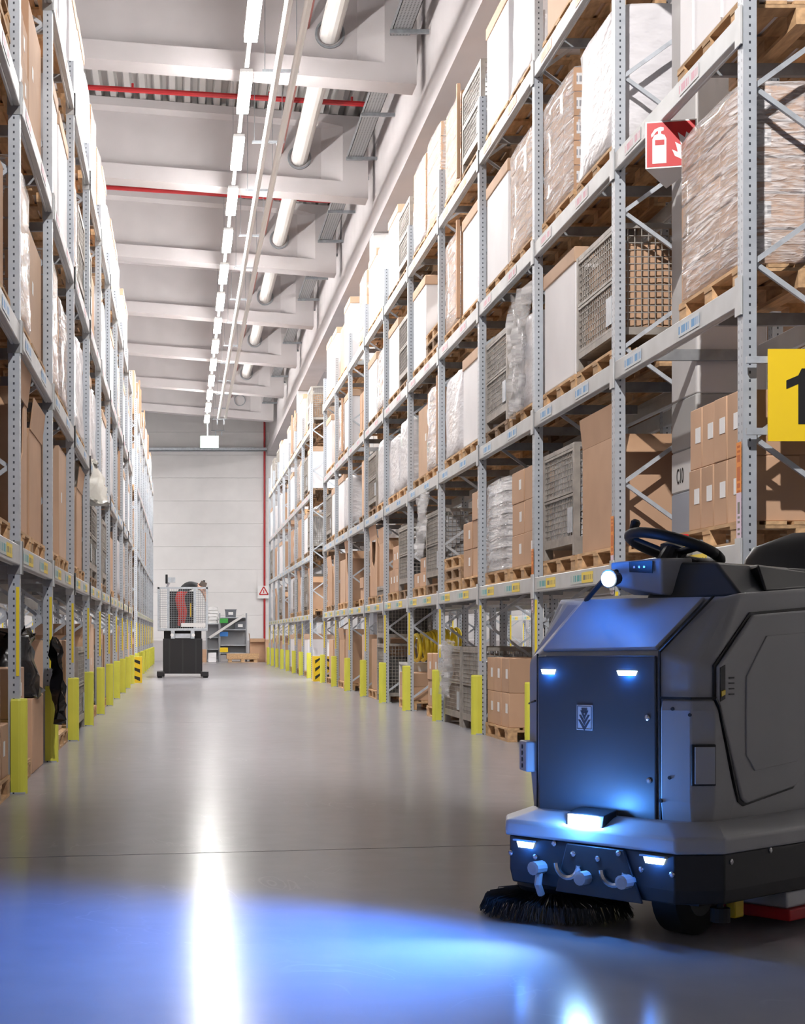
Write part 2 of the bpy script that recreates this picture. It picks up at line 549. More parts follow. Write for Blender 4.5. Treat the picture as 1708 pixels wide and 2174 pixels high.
# the roof beams beyond the girder
pm2 = MB().prism([(4.26, -0.19, 9.6), (4.26, 0.19, 9.6), (4.26, 0.19, roof_h(4.26) - .02), (4.26, -0.19, roof_h(4.26) - .02)], (10.7, 0, -0.66)).mesh('roof_beam_far', 'concrete_beam')
for i, py in enumerate(PURL):
    struct('trim_%d' % (i + 20), pm2, (0, py, 0))

# concrete columns under the girder, painted bands
for ci, y0 in enumerate((11.6, 31.2, 51.38)):
    w = empty('concrete_column', (3.72, y0, 0))
    bands = [(0, 2.17, 'pillar_blue'), (2.17, 2.48, 'pillar_white'), (2.48, 2.86, 'pillar_grey'), (2.86, 8.97, 'pillar_white')]
    for z0, z1, m in bands:
        link('shaft', MB().box(0, 0.52, 0, 0.58, z0, z1).mesh('shaft', m, 0.012, 1), w)
    if ci == 0:
        fc = bpy.data.curves.new('bay_number', 'FONT')
        fc.body = 'C10'
        fc.size = 0.16
        fc.extrude = 0.001
        fc.align_x = 'CENTER'
        fc.materials.append(M['black'])
        t = link('bay_number', fc, w, (-0.003, 0.36, 2.24), rot=(R(90), 0, R(-90)))
        t.scale = (0.62, 1.0, 1.0)
    tag(w, ['white concrete column lettered C10 beside the nearest right rack bay', 'white concrete column standing midway along the right rack',
            'white concrete column far down the right side near the end wall'][ci], 'column')

# ------------------------------------------------------------------ services under the roof
t = link('drain_pipe', MB().tube([(2.32, 4, 10.55), (2.32, 58.5, 10.55)], 0.165, 16).mesh('drain_pipe', 'white_pipe'))
tag(t, 'thick white pipe running through holes in the roof beams', 'pipe')
for px, zz, lb in ((1.40, 9.42, 'thin white pipe nearer the lamps hanging below the roof beams'), (1.66, 9.42, 'thin white pipe farther from the lamps hanging below the roof beams')):
    t = link('service_pipe', MB().tube([(px, 4, zz), (px, 61, zz)], 0.055, 10).mesh('service_pipe', 'white_pipe'))
    tag(t, lb, 'pipe', 'thin white service pipes')
t = link('sprinkler_main', MB().tube([(1.95, 4, 10.68), (1.95, 69, 10.68)], 0.055, 10).mesh('sprinkler_main', 'brown_pipe'))
tag(t, 'long reddish sprinkler main running beside the white pipes', 'pipe')
for i, py in enumerate(PURL):
    if 2 <= i:
        lp = []
        c = MB()
        for rr_, yy_ in ((0.20, -0.20), (0.20, -0.17), (0.235, -0.17), (0.235, -0.20)):
            lp.append([(2.32 + rr_ * math.cos(2 * math.pi * k / 20), yy_ + py + 0.09, 10.55 + rr_ * math.sin(2 * math.pi * k / 20)) for k in range(20)])
        lp.append(lp[0])
        c.loft(lp, cap=False)
        o = link('pipe_collar', c.mesh('pipe_collar', 'galv_dark'), bpy.data.objects['drain_pipe'])
    if 2 <= i < 9:
        yb = py + 4.0
        t = empty('sprinkler_branch', (0, yb, 0))
        z0 = 11.0
        link('pipe', MB().tube([(-10, 0, z0 + 0.62), (3.35, 0, z0 - 0.20)], 0.05, 8).mesh('pipe', 'red_pipe'), t)
        nz_ = MB()
        for xx in (-0.9, 1.6, 3.1):
            zc = z0 - 0.20 + (3.35 - xx) * 0.0615
            link('nozzle', MB().tube([(xx, 0, zc + 0.03), (xx, 0, zc + 0.12)], 0.025, 6).mesh('nozzle', 'red_pipe'), t)
        tag(t, 'red sprinkler branch pipe, %s one counted from the camera' % ORD[i - 2], 'pipe', 'red sprinkler branches')
        # perforated cable tray beside the girder
        t = empty('cable_tray', (3.36, py + 0.3, 10.38))
        link('tray', MB().box(-0.14, 0.16, 0.1, 5.75, 0, 0.01).box(-0.14, -0.13, 0.1, 5.75, 0, 0.12).box(0.15, 0.16, 0.1, 5.75, 0, 0.12).mesh('tray', 'tray_steel'), t)
        for yb_ in (0.35, 2.9, 5.5):
            link('bracket', MB().box(-0.18, 0.42, yb_ - 0.03, yb_ + 0.03, -0.06, -0.003).mesh('bracket', 'galv_dark'), t)
        tag(t, 'perforated steel cable tray by the girder, %s one counted from the camera' % ORD[i - 2], 'cable tray', 'cable trays')
# pipe hangers
for i, py in enumerate(PURL):
    if i < 2:
        continue
    for dy, sfx in ((-0.9, 'before'), (2.6, 'between')):
        t = empty('pipe_hanger', (0, py + dy, 0))
        link('channel', MB().box(1.22, 1.78, -0.02, 0.02, 9.66, 9.70).mesh('channel', 'galv_dark'), t)
        for xx in (1.26, 1.74):
            ztop = roof_h(xx) - 0.05 if True else 0
            link('rod', MB().tube([(xx, 0, 9.68), (xx, 0, ztop)], 0.007, 5).mesh('rod', 'galv_dark'), t)
        for xx in (1.40, 1.66):
            link('clamp', MB().box(xx - 0.02, xx + 0.02, -0.015, 0.015, 9.47, 9.66).mesh('clamp', 'galv'), t)
        tag(t, 'steel pipe hanger %s roof beam %s, counted from the camera' % (sfx, ORD[i - 2]), 'pipe hanger', 'pipe hangers')

# ceiling lamps: lines of strip lights over this aisle and the two beside it
lb_m = MB().box(-0.095, 0.095, -0.87, 0.87, 0.0, 0.055).mesh('housing', 'lamp_body', 0.008, 1)
ld_m = MB().box(-0.09, 0.09, -0.85, 0.85, -0.06, -0.001)
ld_m.f.pop(1)
ld_m = ld_m.mesh('diffuser', 'lamp_on')
names = {0.96: 'above the aisle', -5.2: 'above the aisle left of the racks', 7.4: 'above the aisle right of the racks'}
for lx, where in names.items():
    zz = 9.46
    tk = link('light_trunking', MB().box(-0.03, 0.03, -5, 62.6, 0.06, 0.12).mesh('light_trunking', 'lamp_body'), None, (lx, 0, zz))
    tag(tk, 'white lamp trunking rail %s' % where, 'lamp rail')
    main = lx == 0.96
    for k in range(15 if main else 7):
        yv = (18.46 + 3.08 * k) if main else (13.0 + 7.6 * k)
        t = empty('strip_light', (lx, yv, zz))
        for nm, me_ in (('housing', lb_m), ('diffuser', ld_m)):
            p_ = link(nm, me_, t)
            if not main:
                p_.scale = (1.6, 2.2, 1)
        tag(t, 'glowing white strip light %s, %s from the camera' % (where, ORD20[k]), 'lamp', 'strip lights ' + where)
# floodlights at the cross aisle, aimed at the nearest racks; the left one is added fill
for fpos, ftgt, fen, fl_lab in (((-0.4, 3.0, 9.3), (3.7, 12.0, 3.9), FLOOD, 'right'), ((2.4, 3.0, 9.3), (-1.7, 13.5, 3.6), FLOOD * 0.6, 'left')):
    fl_ = empty('floodlight', fpos)
    fdir = (Vector(ftgt) - Vector(fpos)).normalized()
    fq = fdir.to_track_quat('-Z', 'Y').to_euler()
    hh = link('housing', MB().loft([[(-0.14, -0.12, 0.0), (0.14, -0.12, 0.0), (0.14, 0.12, 0.0), (-0.14, 0.12, 0.0)], [(-0.10, -0.08, 0.12), (0.10, -0.08, 0.12), (0.10, 0.08, 0.12), (-0.10, 0.08, 0.12)]]).mesh('housing', 'lamp_body', 0.01), fl_)
    hh.rotation_euler = fq
    link('bracket', MB().tube([(0, 0, 0.1), (0, 0, 0.5)], 0.02, 8).mesh('bracket', 'galv_dark'), fl_)
    ld = bpy.data.lights.new('floodlight_beam', 'SPOT')
    ld.energy = fen
    ld.color = (1.0, 0.95, 0.92)
    ld.spot_size = R(50)
    ld.spot_blend = 0.7
    ld.shadow_soft_size = 0.10
    lo = bpy.data.objects.new('floodlight_beam', ld)
    COL.objects.link(lo)
    lo.parent = fl_
    lo.location = fdir * 0.03
    lo.rotation_euler = fq
    tag(fl_, 'floodlight under the roof aimed at the nearest rack on the %s' % fl_lab, 'lamp')
# lamp rail drop wires
t = empty('rail_wires', (0.96, 0, 0))
for i, py in enumerate(PURL):
    if i >= 2:
        link('wire', MB().tube([(0, py - 1.7, 9.64), (0, py - 1.7, roof_h(0.96) - .02)], 0.005, 4).mesh('wire', 'galv_dark'), t)
tag(t, 'thin wires holding the lamp rail above the aisle', 'wire')
# exit sign
t = empty('exit_sign', (1.03, 60.0, 8.15))
link('panel', MB().box(-0.34, 0.34, -0.04, 0.04, 0, 0.44).mesh('panel', 'exit_on', 0.01), t)
link('pictogram', MB().box(-0.28, -0.05, -0.048, -0.041, 0.08, 0.36).poly([(0.02, -0.046, 0.18), (0.02, -0.046, 0.26), (0.16, -0.046, 0.26), (0.16, -0.046, 0.34), (0.30, -0.046, 0.22), (0.16, -0.046, 0.10), (0.16, -0.046, 0.18)]).mesh('pictogram', 'exit_green'), t)
for xx in (-0.085, -0.055):
    link('hanger', MB().tube([(xx, 0, 0.44), (xx, 0, 1.375)], 0.008, 5).mesh('hanger', 'galv_dark'), t)
tag(t, 'lit pale green exit sign hanging at the end of the lamps', 'exit sign')
t = link('wall_cable_tray', MB().box(-6, 3.7, -0.3, 0, 0, 0.02).box(-6, 3.7, -0.3, -0.28, 0, 0.14).mesh('wall_cable_tray', 'galv'), None, (0, WALL_Y - 0.05, 9.15))
tag(t, 'pale blue steel cable tray along the end wall', 'cable tray')
t = link('riser_pipe', MB().tube([(3.60, WALL_Y - 0.15, 0.9), (3.60, WALL_Y - 0.15, 10.6)], 0.045, 8).mesh('riser_pipe', 'red_pipe'))
tag(t, 'red vertical riser pipe on the end wall', 'pipe')
t = empty('warning_sign', (3.56, WALL_Y - 0.26, 2.78))
link('board', MB().box(-0.26, 0.26, -0.01, 0.01, -0.05, 0.5).box(-0.2, -0.16, 0.01, 0.24, 0.1, 0.14).mesh('board', 'sign_white'), t)
mb = MB()
tri = [(-0.19, 0.12), (0.19, 0.12), (0, 0.46)]
for i in range(3):
    a, b_ = tri[i], tri[(i + 1) % 3]
    mb.bar((a[0], -0.016, a[1]), (b_[0], -0.016, b_[1]), 0.01, 0.05)
mb.box(-0.02, 0.02, -0.02, -0.012, 0.18, 0.32)
link('triangle', mb.mesh('triangle', 'red'), t)
tag(t, 'white sign with red warning triangle on the end wall', 'sign')

# ------------------------------------------------------------------ racks
LEV = [1.58, 3.13, 4.73, 6.42]                # centre heights of the load beams
BH = 0.14
BAY = 2.8
FR = 0.80                                     # frame depth
POST_TOP = 7.12
RY0, LY0 = 9.51, 8.40
LEVL = [1.66, 3.20, 4.86, 6.68]

post_prof = [(-0.04, -0.047), (0.04, -0.047), (0.04, -0.026), (0.026, -0.026), (0.026, 0.026), (0.04, 0.026), (0.04, 0.047), (-0.04, 0.047)]


def post_mesh():
    mb = MB()
    mb.loft([[(x, y, z) for x, y in post_prof] for z in (0.004, POST_TOP)])
    mb.box(-0.08, 0.08, -0.07, 0.07, 0, 0.012)
    return mb.mesh('upright', 'upright_steel', smooth=0)


POST_M = post_mesh()
BR_UP = MB().bar((0.04, 0, 0), (FR - 0.04, 0, 0.52), 0.025, 0.03).mesh('brace', 'galv')
BR_DN = MB().bar((0.04, 0, 0.52), (FR - 0.04, 0, 0), 0.025, 0.03).mesh('brace', 'galv')
mb = MB()
for k in range(13):
    a, b_ = ((0.04, 0, 0), (FR - 0.04, 0, 0.52)) if k % 2 == 0 else ((0.04, 0, 0.52), (FR - 0.04, 0, 0))
    mb.bar((a[0], 0, a[2] + 0.2 + k * 0.52), (b_[0], 0, b_[2] + 0.2 + k * 0.52), 0.025, 0.03)
BR_ALL = mb.mesh('bracing', 'galv')
BL = BAY - 0.10
# box beam with a stepped lip
BEAM_M = MB().box(-0.022, 0.022, 0, BL, -BH / 2, BH / 2).box(0.022, 0.045, 0, BL, -BH / 2, BH / 2 - 0.045).mesh('beam', 'beam_paint', 0.006, 1)
CON_M = MB().box(-0.012, 0.0, -0.05, 0.05, -0.13, 0.10).box(0.0, 0.09, 0.046, 0.051, -0.13, 0.10).mesh('connector', 'beam_paint')
CROSS_M = MB().box(0.05, FR - 0.05, -0.02, 0.02, -0.05, 0.03).mesh('cross_bar', 'galv_dark')
LABEL_M = {}
for nm, w_ in (('label_yellow', 0.72), ('label_blue', 0.42), ('label_pink', 0.40), ('label_orange', 0.42)):
    LABEL_M[nm] = MB().box(-0.002, 0, -w_ / 2, w_ / 2, -0.044, 0.044).mesh('location_label', nm)
LEVLAB = ['label_yellow', 'label_blue', 'label_pink', 'label_orange']
STRIPE_M = MB().box(-0.002, 0, -0.03, 0.03, -0.3, 0.3).mesh('rack_sticker', 'label_stripe')
# vertical sticker: the pattern runs along its length
YT_M = MB().box(-0.028, -0.006, -0.003, 0, 0, 0.62).mesh('yellow_strip', 'yellow_tape')


def rack(name, y0, bays, xpost, side, label, detail=True, levels=LEV, skip_rear=(), labels=True, front_only=False):
    """side +1: rack to the right of the aisle (front faces -X); -1: mirrored"""
    root = empty('pallet_rack', (xpost, y0, 0), 0 if side > 0 else math.pi)
    # local frame: +x goes into the rack, y along the run (mirrored runs count backwards)
    sg = 1 if side > 0 else -1
    for i in range(bays + 1):
        yv = sg * i * BAY
        up = link('upright', POST_M, root, (0, yv, 0))
        link('upright', POST_M, root, (FR, yv, 0), math.pi)
        if detail and i < 6:
            for k in range(13):
                link('brace', BR_UP if k % 2 == 0 else BR_DN, up, (0, 0.01 if k % 2 else -0.01, 0.2 + k * 0.52))
        else:
            o = link('bracing', BR_ALL, up)
            o['kind'] = 'stuff'
        link('yellow_strip', YT_M, up, (-0.01, -0.048 if sg > 0 else 0.051, 0.82))
        if i < bays:
            for li, z in enumerate(levels):
                off = yv + 0.05 if sg > 0 else yv - 0.05 - BL
                bm_ = link('beam', BEAM_M, root, (-0.022, off, z))
                if i not in skip_rear:
                    link('beam', BEAM_M, root, (FR + 0.022, off + BL, z), math.pi)
                elif i in skip_rear:
                    lm = MB().box(-0.022, 0.022, 0, 2.0, -BH / 2, BH / 2).mesh('beam', 'beam_paint', 0.006, 1)
                    link('beam', lm, root, (FR + 0.022, off, z))
                if detail:
                    for e in (0.0, BL):
                        link('connector', CON_M, bm_, (-0.0225, e + (-0.05 if e == 0 else 0.05), 0))
                    for q in ((0.35, 1.0, 1.72, 2.35) if False else (0.72, 2.02)):
                        cb = link('cross_bar', CROSS_M, bm_, (0.0, q, 0.01))
                if labels:
                    for q in (0.70, 2.00):
                        link('location_label', LABEL_M[LEVLAB[li]], bm_, (-0.0235, q + 0.2, 0.0), 0 if sg > 0 else 0)
    tag(root, label, 'pallet rack')
    return root


XPR = 3.354
XPL = -1.17
r1 = rack('r1', RY0, 10, XPR, 1, 'tall grey steel pallet rack nearest on the right of the aisle', skip_rear=(0, 7))
r2 = rack('r2', 41.55, 7, XPR, 1, 'grey steel pallet rack on the right beyond the black and yellow guard', detail=False, skip_rear=(3,))
l1 = rack('l1', LY0, 10, XPL, -1, 'tall grey steel pallet rack nearest on the left of the aisle', levels=LEVL)
l2 = rack('l2', 40.6, 8, XPL, -1, 'grey steel pallet rack on the far left beyond the striped guard', detail=False, levels=LEVL)
# back rows and the rack across the next aisle
rb = rack('rb', RY0, 10, 5.36, -1, 'rear pallet rack standing behind the right rack and column C10', detail=False, labels=False)
rn = rack('rn', 12.3, 12, 9.2, 1, 'pallet rack across the next aisle seen under the right shelves', detail=False)
lbk = rack('lbk', LY0, 10, -3.10, 1, 'rear pallet rack standing behind the left rack', detail=False, labels=False)
# stickers on the nearest right uprights
for o_, yv, z0 in ((r1, 0.0, 1.95), (r1, BAY, 1.72), (r1, 2 * BAY, 1.62)):
    link('rack_sticker', MB().box(-0.002, 0, -0.3, 0.3, -0.04, 0.04).mesh('rack_sticker', 'label_stripe'), o_, (-0.048, yv, z0), rot=(R(90), 0, 0))

# post guards: D-shaped shells in front of the posts
ang = [math.pi / 2 + math.pi * k / 10 for k in range(11)]
outer = [(-0.050 + 0.062 * math.cos(a), 0.066 * math.sin(a)) for a in ang] + [(0.0, -0.066)]
outer = [(0.0, 0.066)] + outer
inner_ = [(-0.050 + 0.046 * math.cos(a), 0.054 * math.sin(a)) for a in reversed(ang)]
inner_ = [(0.0, -0.054)] + inner_ + [(0.0, 0.054)]
mb = MB().loft([[(x, y, z) for x, y in outer + inner_] for z in (0, 0.64)])
mb.loft([[(-0.050 + (x + 0.050) * k, y * k, z) for x, y in outer] for k, z in ((1, 0.640), (1, 0.648), (0.93, 0.662))])
GUARD_M = mb.mesh('post_guard', 'bollard', smooth=0.9)
idx = 0
for i in range(1, 11):
    o = link('post_guard', GUARD_M, None, (XPR - 0.01, RY0 + i * BAY, 0), 0)
    tag(o, 'yellow-green post guard on the right, at %s rack post from the camera' % ORD[i], 'post guard', 'yellow post guards on the right')
for i in range(0, 8):
    o = link('post_guard', GUARD_M, None, (XPR - 0.01, 41.55 + i * BAY, 0), 0)
    tag(o, 'yellow-green post guard of the far right rack, %s from the striped guard' % ORD[i], 'post guard', 'yellow post guards on the right')
for i in range(1, 11):
    o = link('post_guard', GUARD_M, None, (XPL - 0.02, LY0 + i * BAY, 0), math.pi)
    tag(o, 'yellow-green post guard on the left, %s from the camera' % ORD[i - 1], 'post guard', 'yellow post guards on the left')
for i in range(0, 9):
    o = link('post_guard', GUARD_M, None, (XPL - 0.02, 40.6 + i * BAY, 0), math.pi)
    tag(o, 'yellow-green post guard of the far left rack, %s from the striped guard' % ORD[i], 'post guard', 'yellow post guards on the left')

# black and yellow end guards
for gx, gy, sgn, lab in ((3.36, 37.9, 1, 'right'), (-1.17, 36.75, -1, 'left')):
    t = empty('rack_end_guard', (gx, gy, 0))
    wdt = 0.46
    link('plate', MB().box(-wdt / 2, wdt / 2, -0.02, 0.02, 0.02, 0.62).mesh('plate', 'yellow', 0.005, 1), t)
    link('side_plate', MB().box(wdt / 2 - 0.02, wdt / 2 + 0.02, 0.021, 0.5, 0.02, 0.62).mesh('side_plate', 'yellow'), t)
    link('side_plate', MB().box(-wdt / 2 - 0.02, -wdt / 2 + 0.02, 0.021, 0.5, 0.02, 0.62).mesh('side_plate', 'yellow'), t)
    for k in range(3):
        z0 = 0.06 + k * 0.19
        h = 0.085
        pts = [(-wdt / 2 + 0.02, z0), (-0.06, z0 + 0.13), (0.0, z0 + 0.13) if False else (-0.06 + 0.0, z0 + 0.13), (wdt / 2 - 0.02, z0), (wdt / 2 - 0.02, z0 + h), (-0.06, z0 + 0.13 + h * 0.55), (-wdt / 2 + 0.02, z0 + h)]
        pts = [p for j, p in enumerate(pts) if j != 2]
        q = [(max(-wdt / 2 + 0.02, min(wdt / 2 - 0.02, a)), -0.024, min(0.60, b2)) for a, b2 in pts]
        link('stripe', MB().prism(q, (0, 0.004, 0)).mesh('stripe', 'black'), t)
    tag(t, 'black and yellow chevron guard at the end of the %s rack' % lab, 'guard')

# ------------------------------------------------------------------ goods
# Euro pallet, long side along Y, origin at base centre
TB = MB().box(-0.0625, 0.0625, -0.6, 0.6, 0.122, 0.144).mesh('deck_board', 'wood')
CB = MB().box(-0.4, 0.4, -0.0725, 0.0725, 0.100, 0.122).mesh('cross_board', 'wood')
BK = MB().box(-0.05, 0.05, -0.0725, 0.0725, 0.022, 0.100).mesh('block', 'wood')
BB = MB().box(-0.05, 0.05, -0.6, 0.6, 0, 0.022).mesh('bottom_board', 'wood')
TX = (-0.335, -0.168, 0, 0.168, 0.335)
KX, KY = (-0.345, 0, 0.345), (-0.525, 0, 0.525)


def pallet_full(wood='wood'):
    mb = MB()
    for x in TX:
        mb.box(x - 0.0625, x + 0.0625, -0.6, 0.6, 0.122, 0.144)
    for y in KY:
        mb.box(-0.4, 0.4, y - 0.0725, y + 0.0725, 0.100, 0.122)
    for x in KX:
        mb.box(x - 0.05, x + 0.05, -0.6, 0.6, 0, 0.022)
        for y in KY:
            mb.box(x - 0.05, x + 0.05, y - 0.0725, y + 0.0725, 0.022, 0.1)
    return mb.mesh('pallet', wood, smooth=0)


PAL = pallet_full()
PALD = pallet_full('wood_dark')
NPAL = 0


def pallet(x, y, z, label, rotz=0.0, dark=False, parts=None):
    global NPAL
    NPAL += 1
    if parts is None:
        parts = y < 20
    if not parts:
        o = link('pallet', PALD if dark else PAL, None, (x, y, z), rotz)
        return tag(o, label, 'pallet', 'wooden pallets')
    o = empty('pallet', (x, y, z), rotz)
    for xx in TX:
        link('deck_board', TB, o, (xx, 0, 0))
    for yy_ in KY:
        link('cross_board', CB, o, (0, yy_, 0))
    for xx in KX:
        link('bottom_board', BB, o, (xx, 0, 0))
        for yy_ in KY:
            link('block', BK, o, (xx, yy_, 0))
    return tag(o, label, 'pallet', 'wooden pallets')


CACHE = {}


def cbox(a, b, c, m='carton', bevel=0.006):
    k = (round(a, 2), round(b, 2), round(c, 2), m, bevel)
    if k not in CACHE:
        CACHE[k] = MB().box(-a / 2, a / 2, -b / 2, b / 2, 0, c).mesh('carton', m, bevel, 1)
    return CACHE[k]


LAB_BIG = MB().box(-0.002, 0, -0.08, 0.08, -0.05, 0.05).mesh('shipping_label', 'label_ship')
LAB_SM = MB().box(-0.002, 0, -0.05, 0.05, -0.05, 0.05).mesh('shipping_label', 'paper')


def carton(x, y, z, a, b, c, label, m='carton', rotz=0.0, tape=True, lab=False, group='brown cartons', side=1, name='carton'):
    """a along x, b along y, c tall; base at z"""
    o = link(name, cbox(a, b, c, m), None, (x, y, z), rotz)
    if tape:
        link('tape', MB().box(-0.025, 0.025, -b / 2 - 0.001, b / 2 + 0.001, c * 0.72, c + 0.0015).mesh('tape', 'tape'), o)
    if lab:
        link('shipping_label', LAB_SM, o, (-(a / 2 + 0.0005) * side, -b * 0.2, c * 0.55), 0 if side > 0 else math.pi)
        link('shipping_label', LAB_BIG, o, (a * 0.12, -b / 2 - 0.0005, c * 0.62), math.pi / 2)
    return tag(o, label, 'carton', group)


def flap_box(x, y, z, a, b, c, label, m='carton', side=1, torn=False, rotz=0.0):
    """open carton: four walls, floor and folded-out flaps"""
    o = empty('open_carton', (x, y, z), rotz)
    th = 0.012
    link('floor_panel', MB().box(-a / 2, a / 2, -b / 2, b / 2, 0, th).mesh('floor_panel', m), o)
    s = -side
    # aisle side wall, cut low in the middle when torn
    xf = s * a / 2
    if torn:
        pts = [(-b / 2, 0), (b / 2, 0), (b / 2, c), (b * 0.30, c), (b * 0.22, c * 0.62), (0, c * 0.50), (-b * 0.22, c * 0.62), (-b * 0.30, c), (-b / 2, c)]
        link('side_panel', MB().prism([(xf, p, q) for p, q in pts], (th * -s, 0, 0)).mesh('side_panel', m, smooth=0), o)
    else:
        link('side_panel', MB().box(min(xf, xf - s * th), max(xf, xf - s * th), -b / 2, b / 2, 0.013, c).mesh('side_panel', m), o)
    link('side_panel', MB().box(min(-xf, -xf + s * th), max(-xf, -xf + s * th), -b / 2, b / 2, 0.013, c).mesh('side_panel', m), o)
    link('end_panel', MB().box(-a / 2 + 0.013, a / 2 - 0.013, -b / 2, -b / 2 + th, 0.013, c).mesh('end_panel', m), o)
    link('end_panel', MB().box(-a / 2 + 0.013, a / 2 - 0.013, b / 2 - th, b / 2, 0.013, c).mesh('end_panel', m), o)
    fl = min(0.28, a * 0.4)
    # flap over the near end, drooping
    link('flap', MB().prism([(-a / 2, -b / 2, c + 0.004), (a / 2, -b / 2, c + 0.004), (a / 2 - 0.01, -b / 2 - fl * 0.75, c - fl * 0.55), (-a / 2 + 0.01, -b / 2 - fl * 0.75, c - fl * 0.55)], (0, 0, 0.008)).mesh('flap', 'carton_inside'), o)
    link('flap', MB().prism([(s * a / 2, -b / 2, c + 0.002), (s * a / 2, b / 2, c + 0.002), (s * (a / 2 + 0.03), b / 2 - 0.01, c + fl * 0.9), (s * (a / 2 + 0.03), -b / 2 + 0.01, c + fl * 0.9)], (0.008, 0, 0)).mesh('flap', m), o)
    return tag(o, label, 'carton', 'open cartons')


def lidded(x, y, z, h, label, a=0.80, b=1.18, side=1):
    k = ('lid', round(h, 2))
    if k not in CACHE:
        CACHE[k] = (MB().box(-a / 2 + 0.012, a / 2 - 0.012, -b / 2 + 0.012, b / 2 - 0.012, 0, h).mesh('body', 'white_carton', 0.015, 2),
                    MB().box(-a / 2, a / 2, -b / 2, b / 2, h - 0.12, h + 0.012).mesh('lid', 'carton_pale', 0.008, 1),
                    MB().box(-a / 2 - 0.001, a / 2 + 0.001, -0.005, 0.005, 0.02, h + 0.0135).mesh('strap', 'white_carton'))
    bo, li, st = CACHE[k]
    o = empty('lidded_container', (x, y, z))
    link('body', bo, o)
    link('lid', li, o)
    if y < 11:
        for yy_ in (-0.28, 0.28):
            link('strap', st, o, (0, yy_, 0))
    return tag(o, label, 'container', 'white lidded containers')


def blob(a, b, c, seed, jit, taper=1.0, n=5):
    """rounded, crumpled block: wrapped pallet loads, sacks"""
    rg = random.Random(seed)
    mb = MB()
    loops = []
    lev = [0, 0.02, 0.18, 0.36, 0.54, 0.72, 0.88, 0.97, 1.0]
    for t in lev:
        s = 1 - (1 - taper) * t
        if t == 0 or t == 1.0:
            s *= 0.96
        pts = []
        m = 6
        per = []
        for k in range(m):
            per.append((-a / 2 + a * k / m, -b / 2))
        for k in range(m):
            per.append((a / 2, -b / 2 + b * k / m))
        for k in range(m):
            per.append((a / 2 - a * k / m, b / 2))
        for k in range(m):
            per.append((-a / 2, b / 2 - b * k / m))
        for px, py in per:
            corner = 0.96 if (abs(px) > a * 0.49 and abs(py) > b * 0.49) else 1.0
            pts.append((px * s * corner + rg.uniform(-1, 1) * jit, py * s * corner + rg.uniform(-1, 1) * jit, t * c + (rg.uniform(-1, 1) * jit if 0 < t else 0)))
        loops.append(pts)
    mb.loft(loops)
    return mb


WRAPS = [blob(0.80, 1.16, 1.0, s, 0.012, 0.97).mesh('wrap', 'white_wrap', smooth=1.2) for s in range(4)]
FILMS = [blob(0.82, 1.18, 1.0, s + 10, 0.009, 0.985).mesh('film', 'film_clear', smooth=1.2) for s in range(3)]
FILMM = [blob(0.82, 1.18, 1.0, s + 20, 0.011, 0.97).mesh('film', 'film_milky', smooth=1.2) for s in range(3)]
FBOX = {}


def wrapped_white(x, y, z, h, label, seed=0):
    o = link('wrapped_load', WRAPS[seed % 4], None, (x, y, z), math.pi * (seed // 4 % 2))
    o.scale = (1, 1, h)
    return tag(o, label, 'wrapped load', 'white wrapped loads')


def film_load(x, y, z, h, label, seed=0, milky=False, side=1, pale=False):
    o = empty('film_wrapped_load', (x, y, z))
    rows = max(3, int(h / 0.2))
    ch = (h - 0.02) / rows
    m = 'carton_pale' if pale else 'carton'
    near = y < 16
    if near:
        for r_ in range(rows):
            for cx_ in (-0.195, 0.195):
                for cy_ in (-0.385, 0.0, 0.385):
                    bx = link('carton', cbox(0.384, 0.38, ch - 0.006, m, 0.005), o, (cx_, cy_, 0.005 + r_ * ch))
                    if cy_ < -0.1:
                        link('shipping_label', LAB_BIG, bx, (-0.09, -0.191, ch * 0.5), math.pi / 2)
                    if cx_ * side < 0:
                        pass
    else:
        k = (rows, round(ch, 2), m)
        if k not in FBOX:
            FBOX[k] = [cbox(0.772, 1.14, ch - 0.006, m, 0.005)]
        for r_ in range(rows):
            link('carton_layer', FBOX[k][0], o, (0, 0, 0.005 + r_ * ch))
    f = link('film', (FILMM if milky else FILMS)[seed % 3], o)
    f.scale = (1, 1, h)
    if seed % 2 and not near:
        e = link('corner_board', MB().box(-0.425 * side - 0.02, -0.425 * side + 0.02, -0.60, -0.54, 0.0, h + 0.05).mesh('corner_board', 'carton'), o)
    return tag(o, label, 'wrapped load', 'film wrapped loads')


